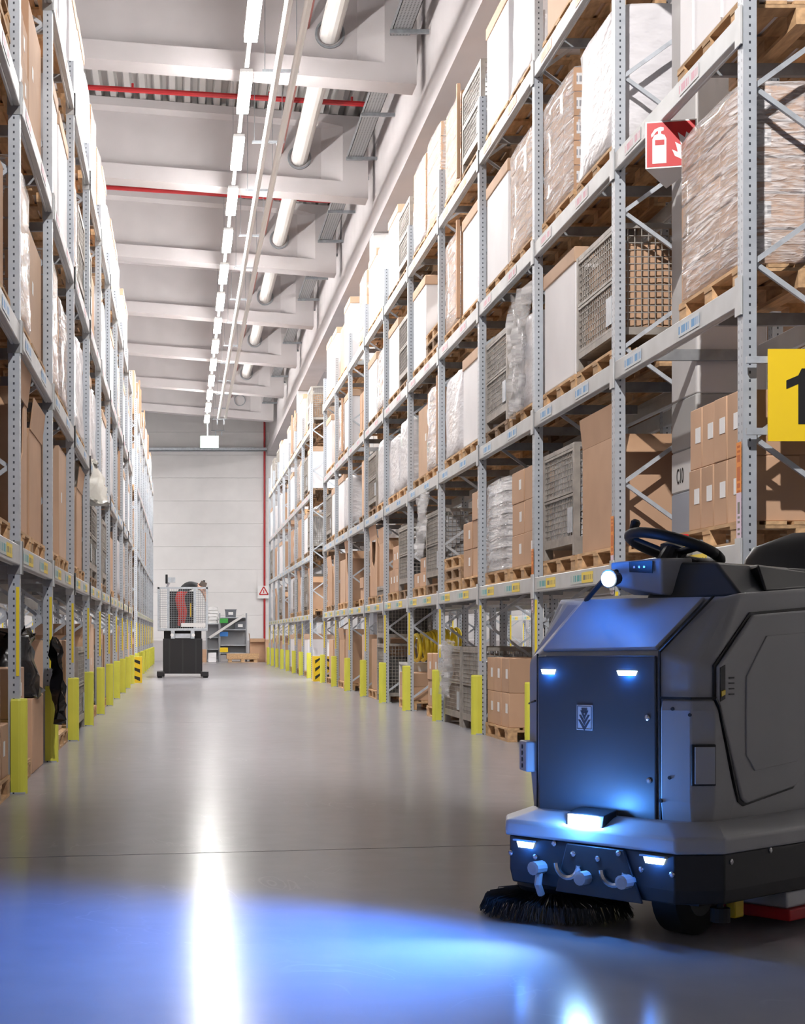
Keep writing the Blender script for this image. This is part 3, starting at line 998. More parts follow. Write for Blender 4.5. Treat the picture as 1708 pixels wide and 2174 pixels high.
# wire cage box
def cage_meshes():
    a, b, h = 0.80, 1.20, 0.97
    fr = MB()
    for sx in (-1, 1):
        for sy in (-1, 1):
            cx_, cy_ = sx * (a / 2 - 0.025), sy * (b / 2 - 0.025)
            fr.box(cx_ - 0.025, cx_ + 0.025, cy_ - 0.025, cy_ + 0.025, 0.02, h)
            fr.box(cx_ - 0.05 if sx > 0 else cx_ - 0.025, cx_ + 0.025 if sx > 0 else cx_ + 0.05, cy_ - 0.05 if sy > 0 else cy_ - 0.025, cy_ + 0.025 if sy > 0 else cy_ + 0.05, 0.0, 0.10)
    for z0, z1 in ((0.10, 0.16), (h - 0.04, h)):
        for sx in (-1, 1):
            fr.box(sx * (a / 2 - 0.02) - 0.018, sx * (a / 2 - 0.02) + 0.018, -b / 2 + 0.05, b / 2 - 0.05, z0, z1)
        for sy in (-1, 1):
            fr.box(-a / 2 + 0.05, a / 2 - 0.05, sy * (b / 2 - 0.02) - 0.018, sy * (b / 2 - 0.02) + 0.018, z0, z1)
    fr.box(-a / 2 + 0.04, a / 2 - 0.04, -b / 2 + 0.04, b / 2 - 0.04, 0.10, 0.13)
    frame = fr.mesh('frame', 'cage_metal')

    def grid(p0, eu, ev, wu, hv, nu, nv, border):
        g = MB()
        p0, eu, ev = Vector(p0), Vector(eu), Vector(ev)
        for i in range(1, nu):
            q = p0 + eu * (wu * i / nu)
            g.bar(q, q + ev * hv, 0.007)
        for j in range(1, nv):
            q = p0 + ev * (hv * j / nv)
            g.bar(q, q + eu * wu, 0.007)
        if border:
            c = [p0, p0 + eu * wu, p0 + eu * wu + ev * hv, p0 + ev * hv]
            for i in range(4):
                g.bar(c[i], c[(i + 1) % 4], 0.022)
        return g
    out = [('frame', frame)]
    for sx in (-1, 1):
        x = sx * (a / 2 - 0.012)
        out.append(('lower_flap', grid((x, -0.545, 0.165), (0, 1, 0), (0, 0, 1), 1.09, 0.36, 20, 7, True).mesh('lower_flap', 'cage_metal')))
        out.append(('upper_flap', grid((x, -0.545, 0.555), (0, 1, 0), (0, 0, 1), 1.09, 0.36, 20, 7, True).mesh('upper_flap', 'cage_metal')))
    for sy in (-1, 1):
        y = sy * (b / 2 - 0.012)
        out.append(('side_mesh', grid((-0.345, y, 0.165), (1, 0, 0), (0, 0, 1), 0.69, 0.76, 13, 14, False).mesh('side_mesh', 'cage_metal')))
    out.append(('name_plate', MB().box(-a / 2 - 0.004, -a / 2 + 0.002, -0.52, -0.36, 0.20, 0.42).mesh('name_plate', 'galv')))
    return out


CAGE = cage_meshes()
CONT = [blob(0.70, 1.08, 0.70, 31, 0.02, 0.95).mesh('cage_contents', 'carton', smooth=0.9), blob(0.70, 1.08, 0.6, 32, 0.03, 0.9).mesh('cage_contents', 'cage_dark', smooth=0.9),
        blob(0.70, 1.08, 0.74, 33, 0.03, 0.92).mesh('cage_contents', 'tubs', smooth=0.9)]


def cage(x, y, z, label, side=1, contents=None, clabel=None):
    o = empty('wire_cage_box', (x, y, z), 0 if side > 0 else math.pi)
    for nm, me in CAGE:
        link(nm, me, o)
    if contents is not None:
        c = link('cage_contents', CONT[contents], None, (x, y, z + 0.132))
        tag(c, clabel, 'contents', 'contents of wire cages')
    return tag(o, label, 'wire cage', 'wire cage boxes')


TUB_L = blob(0.78, 1.12, 0.115, 44, 0.008, 0.96).mesh('tub_layer', 'tubs', smooth=1.0)


def tubs(x, y, z, label):
    o = empty('tub_stack', (x, y, z))
    for k in range(8):
        link('tub_layer', TUB_L, o, (0, 0, k * 0.118))
    f = link('film', FILMS[0], o)
    f.scale = (1, 1, 0.97)
    return tag(o, label, 'wrapped load', 'film wrapped loads')


def sack(name, x, y, z, a, b, c, m, label, cat, seed, jit=0.05, taper=0.6, rotz=0.0):
    o = link(name, blob(a, b, c, seed, jit, taper).mesh(name, m, smooth=1.6), None, (x, y, z), rotz)
    return tag(o, label, cat)


WHERE = {'R': 'right rack', 'RF': 'far right rack', 'L': 'left rack', 'LF': 'far left rack', 'RB': 'rear right rack', 'RN': 'next aisle rack', 'LB': 'rear left rack'}
LVN = ['floor level', 'first shelf', 'second shelf', 'third shelf', 'top shelf']
LIM = random.Random(3)


def place(rk, lv, bay, slot, code, y, xc, side):
    """one storage slot: a pallet and what stands on it"""
    if code == 'E':
        return
    z = 0.0 if lv == 0 else (LEVL if rk in ('L', 'LF') else LEV)[lv - 1] + BH / 2 + 0.001
    pos = '%s, %s, %s bay from camera, %s half' % (WHERE[rk], LVN[lv], ORD[bay], 'nearer' if slot == 0 else 'farther')
    rg = random.Random(hash((rk == 'R', lv, bay, slot, len(rk))) & 0xffff)
    y = y + rg.uniform(-0.03, 0.03)
    head = 1.36 if 0 < lv < 4 else (1.40 if lv == 0 else 1.5)
    if code[0] == 'G':
        dz = 0
        if lv and code != 'G2':
            pallet(xc, y, z, 'wooden pallet on ' + pos, dark=True, parts=y < 17 and rk in 'RL')
            dz = 0.1445
        cg = rg.choice((0, 1, 2)) if y < 40 else None
        cage(xc, y, z + dz, 'grey wire cage on ' + pos, side, cg, 'goods inside wire cage on ' + pos)
        if code == 'G2':
            cage(xc, y, z + 0.972, 'upper grey wire cage on ' + pos, side, 1, 'goods inside upper wire cage on ' + pos)
        return
    if code == 'P':
        for k in range(3):
            pallet(xc, y, z + k * 0.1445, '%s of three stacked pallets on %s' % (['lowest', 'middle', 'uppermost'][k], pos), dark=k == 1, parts=y < 17)
        return
    pl = 'wooden pallet on ' + pos
    if rk in ('RF', 'LF') and y > 50 or rk in ('RB', 'RN', 'LB'):
        zt = z + 0.0
        if rk in ('RB', 'RN') and (y < 26):
            pallet(xc, y, z, pl, parts=False)
            zt = z + 0.1445
    else:
        pallet(xc, y, z, pl, dark=rg.random() < 0.25, parts=(y < 20 and rk in 'RL'))
        zt = z + 0.1445
    if code == 'L':
        h = {3: 1.12, 2: 1.08, 4: 1.22}.get(lv, 1.0) * rg.uniform(0.94, 1.03)
        lidded(xc, y, zt, min(h, head - 0.18), 'white lidded container on ' + pos)
    elif code == 'W':
        wrapped_white(xc, y, zt, rg.uniform(0.88, 1.14) * (1.12 if lv == 4 else 1.0), 'white film wrapped load on ' + pos, rg.randrange(8))
    elif code == 'F':
        film_load(xc, y, zt, rg.uniform(0.98, 1.14) * (1.08 if lv == 4 else 1.0), 'shiny film wrapped cartons on ' + pos, rg.randrange(6), rg.random() < 0.3, side, rg.random() < 0.5)
    elif code == 'J':
        tubs(xc, y, zt, 'film wrapped grey tubs on ' + pos)
    elif code == 'T':
        h = rg.uniform(0.85, 1.12)
        carton(xc, y, zt, rg.uniform(0.66, 0.78), rg.uniform(0.85, 1.14), h, 'large tall brown carton on ' + pos, rg.choice(('carton', 'carton_pale')), lab=y < 24, side=side, name='tall_carton')
    elif code == 'O':
        flap_box(xc, y, zt, 0.74, rg.uniform(0.95, 1.12), rg.uniform(0.82, 0.96), 'open-flapped brown carton on ' + pos, side=side, torn=False)
    elif code == 'Q':
        flap_box(xc, y, zt, 0.74, 1.05, 1.0, 'front-cut brown carton on ' + pos, side=side, torn=True)
    elif code[0] in 'KS':
        rows, cols = (2, 2) if code[0] == 'S' else ((3, 2) if code == 'K3' else (2, 3))
        ch = 0.36 if code[0] == 'K' and rows == 2 else (0.32 if rows == 3 else 0.2)
        if code == 'K4':
            cols = 4
        lng = 0.98 if code == 'K4' else 1.16
        bl = lng / cols
        full = code == 'K4' or not rg.random() < 0.35
        for r_ in range(rows):
            for c_ in range(cols):
                if r_ == rows - 1 and not full and c_ == cols - 1:
                    continue
                yy_ = y - 0.58 + bl * (c_ + 0.5)
                ch = 0.40 if code == 'K4' else ch
                carton(xc + rg.uniform(-0.01, 0.01), yy_, zt + r_ * (ch + 0.001), 0.76, bl - 0.012, ch,
                       'brown carton, %s row, %s, %s' % (['bottom', 'middle', 'top'][r_ if rows == 3 else r_ * 2], ORD[c_], pos),
                       'carton', lab=y < 26, tape=y < 26, side=side)


def slots(rk, y0, table, xc, side):
    for lv, row in table.items():
        for bi, pair in enumerate(row):
            for s in (0, 1):
                y = y0 + BAY * bi + (0.755 if s == 0 else 2.045)
                place(rk, lv, bi, s, pair[s], y, xc, side)


TR = {
    4: [('E', 'E'), ('E', 'T'), ('W', 'L'), ('G', 'F'), ('F', 'F'), ('G', 'L'), ('W', 'L'), ('F', 'E'), ('L', 'T'), ('L', 'L')],
    3: [('L', 'E'), ('W', 'F'), ('F', 'L'), ('L', 'F'), ('P', 'L'), ('G', 'L'), ('F', 'L'), ('K', 'E'), ('L', 'F'), ('T', 'L')],
    2: [('F', 'E'), ('G', 'L'), ('W', 'G'), ('L', 'W'), ('F', 'T'), ('W', 'W'), ('W', 'G'), ('T', 'E'), ('W', 'L'), ('L', 'G')],
    1: [('K4', 'E'), ('O', 'G'), ('K3', 'J'), ('K3', 'P'), ('G', 'S'), ('G', 'K'), ('O', 'Q'), ('S', 'E'), ('Q', 'T'), ('T', 'O')],
    0: [('E', 'E'), ('E', 'E'), ('E', 'K'), ('G', 'G'), ('K', 'E'), ('S', 'E'), ('G2', 'T'), ('T', 'E'), ('T', 'O'), ('T', 'T')],
}
XCR = XPR + 0.41
slots('R', RY0, TR, XCR, 1)
rgn = random.Random(21)


def rnd_table(n, pools, empties=0.06):
    out = {}
    for lv, pool in pools.items():
        out[lv] = [tuple('E' if rgn.random() < empties else rgn.choice(pool) for _ in (0, 1)) for _ in range(n)]
    return out


TRF = rnd_table(7, {4: 'LLTWFG', 3: 'LWFTGL', 2: 'LWFTGL', 1: 'TOGTW', 0: 'TTOL'})
for lv in TRF:
    TRF[lv][3] = (TRF[lv][3][0], 'E')
slots('RF', 41.55, TRF, XCR, 1)
XCL = XPL - 0.41
TL = {
    4: [('W', 'W'), ('W', 'F'), ('L', 'W'), ('L', 'L'), ('W', 'F'), ('F', 'L'), ('W', 'L'), ('L', 'W'), ('T', 'L'), ('L', 'T')],
    3: [('W', 'P'), ('K', 'T'), ('L', 'L'), ('F', 'G'), ('G', 'T'), ('L', 'W'), ('W', 'L'), ('L', 'F'), ('W', 'L'), ('L', 'L')],
    2: [('W', 'T'), ('F', 'T'), ('F', 'F'), ('W', 'W'), ('L', 'W'), ('F', 'L'), ('L', 'W'), ('W', 'F'), ('L', 'L'), ('W', 'L')],
    1: [('O', 'T'), ('Q', 'O'), ('T', 'T'), ('T', 'O'), ('G', 'G'), ('T', 'G'), ('K', 'T'), ('T', 'W'), ('T', 'F'), ('O', 'T')],
    0: [('K', 'K'), ('K', 'E'), ('S', 'T'), ('T', 'G'), ('O', 'T'), ('G', 'T'), ('T', 'E'), ('T', 'O'), ('T', 'T'), ('K', 'T')],
}
slots('L', LY0, TL, XCL, -1)
TLF = rnd_table(8, {4: 'LWFT', 3: 'LWF', 2: 'LWFG', 1: 'TOWG', 0: 'TTO'})
slots('LF', 40.6, TLF, XCL, -1)
TB_ = rnd_table(7, {4: 'LWT', 3: 'LWT', 2: 'TLG', 1: 'TLG', 0: 'TT'}, 0.45)
for lv in TB_:
    TB_[lv][0] = ('T' if lv in (2, 3) else 'E', 'E')
TB_[0] = [('E', 'E')] * 7
slots('RB', RY0, TB_, 5.36 - 0.41, -1)
TN = rnd_table(8, {1: 'TLK', 0: 'TOK', 2: 'LTW'}, 0.2)
slots('RN', 12.3, TN, 9.2 + 0.41, 1)
TLB = rnd_table(6, {3: 'TL', 2: 'TL', 1: 'TL'}, 0.5)
slots('LB', LY0, TLB, -3.10 + 0.41, 1)
print('pallets', NPAL)

# particular goods ---------------------------------------------------------
# yellow hose coil on the floor of the sixth right bay
t = empty('hose_coil', (XCR + 0.12, RY0 + 5 * BAY + 0.95, 0.62))
for k in range(9):
    rr_ = 0.47 + 0.02 * math.sin(k * 2.1)
    pts = [(0.03 * math.sin(k), rr_ * math.cos(2 * math.pi * j / 22) * 0.9, 0.30 + k * 0.0 + rr_ * 0.42 * math.sin(2 * math.pi * j / 22) + k * 0.012) for j in range(23)]
    pts = [(p[0] - 0.30 + 0.072 * k, p[1], p[2]) for p in pts]
    link('loop', MB().tube(pts, 0.030, 6).mesh('loop', 'hose'), t)
tag(t, 'coil of bright yellow hose under the right rack', 'hose')
o = link('coil_stand', MB().box(-0.36, 0.36, -0.5, 0.5, 0.0, 0.03).box(-0.36, 0.36, -0.5, -0.46, 0.03, 0.68).box(-0.36, 0.36, 0.46, 0.5, 0.03, 0.68).box(-0.36, 0.36, -0.46, 0.46, 0.64, 0.68).mesh('coil_stand', 'pillar_white'), None, (XCR + 0.12, RY0 + 5 * BAY + 2.0, 0))
tag(o, 'white stand beside the yellow hose coil', 'stand')
# white board leaning
o = link('white_board', MB().prism([(0, -0.6, 0), (0.02, -0.6, 0), (0.24, -0.6, 1.0), (0.22, -0.6, 1.0)], (0, 1.2, 0)).mesh('white_board', 'pillar_white'), None, (XCR + 0.1, 42.6 - 5.2, 0.0))
tag(o, 'white board leaning under the right rack end', 'board')


def sheet(name, cx, cy, z0, z1, w, m, label, cat, seed, face=1, pts_n=9):
    """hanging crumpled plastic sheet with thickness"""
    rg = random.Random(seed)
    front, back = [], []
    nv, nh = 12, pts_n
    mb = MB()
    grid = []
    for j in range(nv + 1):
        t_ = j / nv
        row = []
        wide = w * (1.0 - 0.45 * t_ * t_)
        for i in range(nh + 1):
            s = i / nh - 0.5
            fold = 0.045 * math.sin(i * 2.3 + j * 0.35 + seed) + rg.uniform(-0.015, 0.015)
            row.append(((fold - 0.05 * t_) * face, s * wide + rg.uniform(-0.012, 0.012), z1 + (z0 - z1) * t_ + 0.05 * math.sin(i * 1.7 + seed) * (1 - t_) - (0.08 * rg.random() if j == nv else 0)))
        grid.append(row)
    n = nh + 1
    vs = [p for r_ in grid for p in r_]
    k = len(vs)
    vs2 = [(p[0] + 0.012, p[1], p[2]) for p in vs]
    mb.v = vs + vs2
    for j in range(nv):
        for i in range(nh):
            a = j * n + i
            mb.f.append((a, a + 1, a + n + 1, a + n))
            mb.f.append((k + a + n, k + a + n + 1, k + a + 1, k + a))
    o = link(name, mb.mesh(name, m, smooth=2.0), None, (cx, cy, 0))
    return tag(o, label, cat)


sheet('plastic_sheet', XPR - 0.14, RY0 + 3 * BAY + 1.5, 0.42, 1.02, 0.75, 'bag_clear', 'crumpled clear plastic sheet hanging over floor level wire cage', 'plastic sheet', 3)
sheet('plastic_sheet', XPR - 0.10, RY0 + 4 * BAY + 0.95, 2.2, 3.0, 0.6, 'bag_clear', 'clear plastic bag hanging over wire cage on first right shelf', 'plastic sheet', 5)
sheet('plastic_sheet', XPR + 0.0, RY0 + 2 * BAY + 0.8, 3.35, 4.5, 0.8, 'bag_clear', 'torn clear film draped on second shelf by wire cage', 'plastic sheet', 8)
sack('bin_bag', XCL - 0.02, LY0 + BAY + 2.05, 0.61, 0.8, 1.0, 0.52, 'bag_black', 'shiny black plastic bag on boxes under the left rack', 'bag', 61, 0.06, 0.8)
sheet('black_foil', XPL + 0.09, LY0 + BAY + 2.3, 0.42, 1.05, 0.42, 'bag_black', 'torn black plastic foil hanging beside yellow guard on the left', 'plastic sheet', 9, -1)
carton(XCL, LY0 + BAY + 2.05, 0.0, 0.78, 1.0, 0.60, 'brown carton on the floor beneath the black plastic bag', tape=False)
sack('white_sack', XCL + 0.26, LY0 + 4 * BAY + 0.8, 2.79, 0.75, 1.0, 0.5, 'bag_white', 'white plastic sack bulging on wire cage on first left shelf', 'sack', 63, 0.06, 0.55)
o = carton(XCL + 0.12, LY0 + 0.9, 4.03, 0.55, 0.6, 0.42, 'pale brown carton set on wrapped load, second left shelf, nearest', 'carton_pale', tape=False)

# rack end signs -----------------------------------------------------------
t = empty('aisle_sign', (3.43, RY0 - 0.13, 2.24))
link('board', MB().box(0, 0.78, -0.006, 0.006, 0, 0.54).mesh('board', 'yellow'), t)
one = [(0.175, 0.10), (0.235, 0.10), (0.235, 0.425), (0.195, 0.425), (0.175, 0.385), (0.105, 0.355), (0.105, 0.305), (0.175, 0.335)]
link('numeral', MB().prism([(a, -0.008, b_) for a, b_ in one], (0, 0.0015, 0)).mesh('numeral', 'black', smooth=0), t)
for zz in (0.06, 0.48):
    link('bracket', MB().box(-0.12, 0.8, 0.0065, 0.03, zz - 0.02, zz + 0.02).mesh('bracket', 'galv'), t)
tag(t, 'yellow sign with black numeral 1 on the near rack end', 'sign')

t = empty('fire_extinguisher_sign', (0, 0, 0))
A, B_, C_ = Vector((3.21, 11.10, 0)), Vector((3.54, 11.02, 0)), Vector((3.50, 11.58, 0))
z0, z1 = 4.335, 4.66
link('panel', MB().prism([(A.x, A.y, z0), (B_.x, B_.y, z0), (C_.x, C_.y, z0)], (0, 0, z1 - z0)).mesh('panel', 'sign_white', smooth=0), t)
d = (B_ - A).normalized()
nrm = Vector((d.y, -d.x, 0))
wid = (B_ - A).length


def on_face(pts, lift):
    return [tuple(A + d * (p * wid) + nrm * lift + Vector((0, 0, z0 + q * (z1 - z0)))) for p, q in pts]


def flat(name, pts, m, lift):
    q = on_face(pts, lift)
    link(name, MB().prism(q, tuple(nrm * 0.001)).mesh(name, m, smooth=0), t)


flat('red_field', [(0.03, 0.03), (0.97, 0.03), (0.97, 0.97), (0.03, 0.97)], 'red', 0.0005)
EXT = [(0.17, 0.10), (0.49, 0.10), (0.49, 0.62), (0.45, 0.70), (0.37, 0.73), (0.37, 0.78), (0.43, 0.80), (0.43, 0.86), (0.36, 0.88), (0.30, 0.86), (0.22, 0.83), (0.14, 0.72), (0.15, 0.66), (0.20, 0.70), (0.26, 0.78), (0.30, 0.79), (0.30, 0.73), (0.21, 0.70), (0.17, 0.62)]
flat('pictogram', [(p * 0.86 - 0.01, q) for p, q in EXT], 'sign_white', 0.002)
flat('pictogram', [(0.19, 0.49), (0.37, 0.49), (0.37, 0.60), (0.19, 0.60)], 'red', 0.0035)
FLM = [(0.95, 0.12), (0.80, 0.14), (0.70, 0.22), (0.66, 0.36), (0.74, 0.30), (0.72, 0.44), (0.70, 0.52), (0.79, 0.44), (0.76, 0.60), (0.74, 0.72), (0.84, 0.60), (0.86, 0.72), (0.95, 0.60)]
flat('pictogram', [(0.52 + (p - 0.66) * 1.4, q + 0.02) for p, q in FLM], 'sign_white', 0.002)
tag(t, 'red fire extinguisher sign with flames beside the white column', 'sign')
# small red lamp on yellow base at the first right beam
t = empty('beacon_lamp', (3.24, 10.42, 1.66))
link('base', MB().box(-0.06, 0.06, -0.06, 0.06, 0, 0.05).mesh('base', 'yellow', 0.006), t)
link('lens', MB().box(-0.045, 0.045, -0.045, 0.045, 0.05, 0.10).mesh('lens', 'red', 0.01), t)
link('clip', MB().box(0.03, 0.07, -0.03, 0.03, -0.03, 0.0).mesh('clip', 'galv'), t)
tag(t, 'small red beacon on yellow base at the first beam behind steering wheel', 'beacon')

# ------------------------------------------------------------------ ride-on sweeper (local x across the front, y to the rear, z up)
sw = empty('ride_on_sweeper', (1.252, 6.2, 0), R(-50))


def face_u(pts, u, th):      # polygon given as (y, z) on a plane across x, thickness outward
    return MB().prism([(u, a, b_) for a, b_ in pts], (th, 0, 0))


def face_v(pts, v, th):      # polygon given as (x, z) on a plane across y, thickness towards the front
    return MB().prism([(a, v, b_) for a, b_ in pts], (0, -th, 0))


def ring(pts, z, inset=0.0):
    cx_, cy_ = 0.375, 0.75
    out = []
    for x, y in pts:
        out.append((x - math.copysign(inset, x - cx_), y - math.copysign(inset, y - cy_), z))
    return out


OUT = [(-0.11, 1.52), (-0.11, 0.14), (0.0, 0.0), (0.75, 0.0), (0.86, 0.14), (0.86, 1.52)]
link('bumper', MB().loft([ring(OUT, 0.33), ring(OUT, 0.388), ring(OUT, 0.43, 0.085)]).mesh('bumper', 'machine_light', 0.012, 3, 0.9), sw)
link('skirt', MB().loft([ring(OUT, 0.15, 0.02), ring(OUT, 0.20, 0.012), ring(OUT, 0.329, 0.012)]).mesh('skirt', 'machine_black', 0.006, 2, 0.6), sw)
# centre flap of the skirt
fl = link('front_flap', face_v([(0.285, 0.325), (0.535, 0.325), (0.612, 0.14), (0.235, 0.14)], 0.011, 0.012).mesh('front_flap', 'machine_black', 0.004), sw)
for x, z, r_ in ((0.30, 0.25, 0.05), (0.50, 0.245, 0.05)):
    pts = [(x + r_ * math.cos(a), -0.014, z + r_ * math.sin(a)) for a in [math.pi + math.pi * k / 10 for k in range(11)]]
    link('towing_bow', MB().tube(pts, 0.010, 6).mesh('towing_bow', 'steel'), fl)
for x, z in ((0.165, 0.222), (0.375, 0.208), (0.555, 0.215)):
    link('nozzle', MB().tube([(x, 0.02, z), (x, -0.045, z), (x, -0.047, z)], [0.026, 0.026, 0.016], 12).mesh('nozzle', 'machine_grey', smooth=0.7), sw)
link('hose_end', MB().tube([(0.17, -0.01, 0.22), (0.17, -0.02, 0.16), (0.17, 0.0, 0.12)], 0.014, 8).mesh('hose_end', 'machine_grey'), sw)
# body
L0 = [(-0.05, 1.5), (-0.05, 0.27), (-0.02, 0.205), (0.05, 0.15), (0.585, 0.15), (0.70, 0.185), (0.74, 0.25), (0.74, 1.5)]
L1 = [(-0.08, 1.5, 1.0), (-0.08, 0.27, 0.97), (-0.045, 0.205, 1.0), (0.045, 0.15, 1.03), (0.585, 0.15, 1.035), (0.70, 0.185, 1.0), (0.74, 0.25, 0.97), (0.74, 1.5, 1.0)]
L2 = [(-0.06, 1.5, 1.31), (-0.06, 0.42, 1.25), (0.0, 0.39, 1.24), (0.09, 0.37, 1.232), (0.655, 0.37, 1.232), (0.70, 0.385, 1.245), (0.74, 0.43, 1.262), (0.74, 1.5, 1.32)]
Lm = [(a[0], a[1], 0.62) for a in L1]
link('body', MB().loft([[(x, y, 0.39) for x, y in L0], Lm, L1, L2]).mesh('body', 'machine_grey', 0.018, 3, 0.8), sw)
fp = link('front_panel', face_v([(0.055, 0.415), (0.58, 0.405), (0.578, 1.028), (0.048, 1.022)], 0.149, 0.014).mesh('front_panel', 'machine_panel', 0.008, 3, 0.7), sw)
link('hood', MB().prism([(0.062, 0.158, 1.036), (0.570, 0.158, 1.046), (0.640, 0.366, 1.236), (0.108, 0.366, 1.236)], (0, -0.012, 0.011)).mesh('hood', 'machine_grey', 0.006, 3, 0.7), sw)
# seam between hood and shoulder
link('seam', MB().bar((0.592, 0.145, 0.43), (0.590, 0.142, 1.045), 0.006).bar((0.590, 0.145, 1.042), (0.668, 0.372, 1.247), 0.007).mesh('seam', 'black'), sw)
link('seam', MB().bar((0.03, 0.158, 0.43), (0.03, 0.160, 1.03), 0.005).mesh('seam', 'black'), sw)
# shoulder plate along the upper side
sh = [(0.262, 1.005), (0.44, 1.262), (1.49, 1.318), (1.49, 1.235), (0.53, 1.190), (0.262, 0.985)]
# side door with dark joint around it
door = [(0.262, 0.99), (0.50, 1.178), (1.46, 1.232), (1.46, 0.72), (0.98, 0.66), (0.80, 0.525), (0.455, 0.482), (0.42, 0.50), (0.262, 0.86)]
cxx, czz = 0.85, 0.86
big = [(cxx + (a - cxx) * 1.022, czz + (b_ - czz) * 1.03) for a, b_ in door]
link('door_joint', face_u(big, 0.7395, 0.006).mesh('door_joint', 'black'), sw)
dr = link('side_door', face_u(door, 0.740, 0.018).mesh('side_door', 'machine_grey', 0.01, 3, 0.7), sw)
inner = [(0.44, 0.95), (0.58, 1.10), (1.40, 1.14), (1.40, 0.80), (1.0, 0.74), (0.80, 0.62), (0.50, 0.60), (0.44, 0.66)]
link('raised_field', face_u(inner, 0.757, 0.006).mesh('raised_field', 'machine_grey', 0.005, 2, 0.7), dr)
link('door_latch', face_u([(0.268, 0.985), (0.300, 0.995), (0.300, 0.872), (0.268, 0.862)], 0.7575, 0.003).mesh('door_latch', 'black'), dr)
link('latch_tag', face_u([(0.272, 0.90), (0.296, 0.905), (0.296, 0.888), (0.272, 0.88)], 0.7608, 0.003).mesh('latch_tag', 'yellow'), dr)
for k in range(4):
    link('vent_rib', face_u([(0.325, 0.945 - k * 0.02), (0.36, 0.945 - k * 0.02), (0.36, 0.95 - k * 0.02), (0.325, 0.95 - k * 0.02)], 0.7575, 0.003).mesh('vent_rib', 'machine_black'), dr)
# lower corner module
loops = []
for w_, ve in ((0.42, 0.345), (0.50, 0.375), (0.62, 0.335), (0.83, 0.262), (0.868, 0.25)):
    k = 0.006 if w_ in (0.42, 0.868) else 0.016
    loops.append([(0.598, 0.152 - k, w_), (0.705, 0.182 - k, w_), (0.740 + k, 0.240, w_), (0.740 + k, ve, w_), (0.728, ve, w_), (0.728, 0.25, w_), (0.69, 0.20, w_), (0.598, 0.165, w_)])
cm = link('corner_module', MB().loft(loops).mesh('corner_module', 'machine_grey', 0.007, 2, 0.7), sw)
link('seam', MB().bar((0.596, 0.134, 0.875), (0.706, 0.164, 0.875), 0.008).bar((0.706, 0.164, 0.875), (0.758, 0.238, 0.875), 0.008).bar((0.758, 0.238, 0.875), (0.757, 0.262, 0.85), 0.008).bar((0.757, 0.262, 0.85), (0.757, 0.39, 0.50), 0.008).mesh('seam', 'black'), cm)
hm = MB().box(-0.045, 0.045, -0.010, 0.0, -0.075, 0.075).mesh('grip_recess', 'machine_black', 0.004)
gr = link('grip_recess', hm, cm, (0.734, 0.196, 0.635), R(55))
link('grip', MB().box(-0.036, 0.040, -0.016, -0.0105, -0.068, 0.066).mesh('grip', 'machine_light', 0.004), cm, (0.734, 0.196, 0.635), R(55))
# left edge: control box and seam
link('seam', MB().bar((-0.062, 0.225, 0.83), (0.02, 0.158, 0.845), 0.006).mesh('seam', 'black'), sw)
kb = link('control_box', MB().box(-0.055, 0.055, -0.03, 0.02, 0, 0.12).mesh('control_box', 'machine_light', 0.008), sw, (-0.03, 0.19, 0.565), R(-38))
for k in range(4):
    link('button', MB().tube([(0.0, -0.029, 0.022 + k * 0.025), (0.0, -0.034, 0.022 + k * 0.025)], 0.009, 10).mesh('button', 'emblem_dark'), kb)
# emblem
em = link('emblem', face_v([(0.236, 0.742), (0.307, 0.742), (0.307, 0.838), (0.236, 0.838)], 0.134, 0.004).mesh('emblem', 'emblem_silver'), sw)
fr_ = MB()
for a, b_ in (((0.240, 0.747), (0.303, 0.747)), ((0.303, 0.747), (0.303, 0.833)), ((0.303, 0.833), (0.240, 0.833)), ((0.240, 0.833), (0.240, 0.747))):
    fr_.bar((a[0], 0.1295, a[1]), (b_[0], 0.1295, b_[1]), 0.002)
link('border', fr_.mesh('border', 'emblem_dark'), em)
for k, (wd_, zt) in enumerate(((0.0, 0.826), (0.018, 0.817), (0.024, 0.800), (0.028, 0.782))):
    xc_ = 0.2715
    if k == 0:
        pts = [(xc_ - 0.013, 0.826), (xc_ + 0.013, 0.826), (xc_ + 0.003, 0.806), (xc_ - 0.003, 0.806)]
    else:
        dp = 0.021 + 0.004 * k
        pts = [(xc_ - wd_, zt), (xc_ - wd_ + 0.008, zt), (xc_, zt - dp + 0.006), (xc_ + wd_ - 0.008, zt), (xc_ + wd_, zt), (xc_, zt - dp - 0.010)]
    link('chevron', face_v(pts, 0.1298, 0.0015).mesh('chevron', 'emblem_dark', smooth=0), em)
# marker lights
for x, z, v, wd_ in ((0.102, 0.962, 0.134, 0.034), (0.458, 0.963, 0.134, 0.044)):
    ml_ = link('marker_light', face_v([(x - wd_ * 0.82, z - 0.010), (x + wd_ * 0.82, z - 0.010), (x + wd_, z + 0.008), (x - wd_, z + 0.008)], v, 0.003).mesh('marker_light', 'led'), sw)
for x, z, wd_ in ((0.090, 0.300, 0.040), (0.658, 0.300, 0.044)):
    ml_ = link('marker_light', face_v([(x - wd_ * 0.8, z - 0.012), (x + wd_ * 0.8, z - 0.012), (x + wd_, z + 0.010), (x - wd_, z + 0.010)], 0.011, 0.006).mesh('marker_light', 'led'), sw)
    link('hood_rim', face_v([(x - wd_ - 0.008, z + 0.013), (x + wd_ + 0.008, z + 0.013), (x + wd_ + 0.008, z + 0.019), (x - wd_ - 0.008, z + 0.019)], 0.011, 0.02).mesh('hood_rim', 'machine_grey'), ml_)
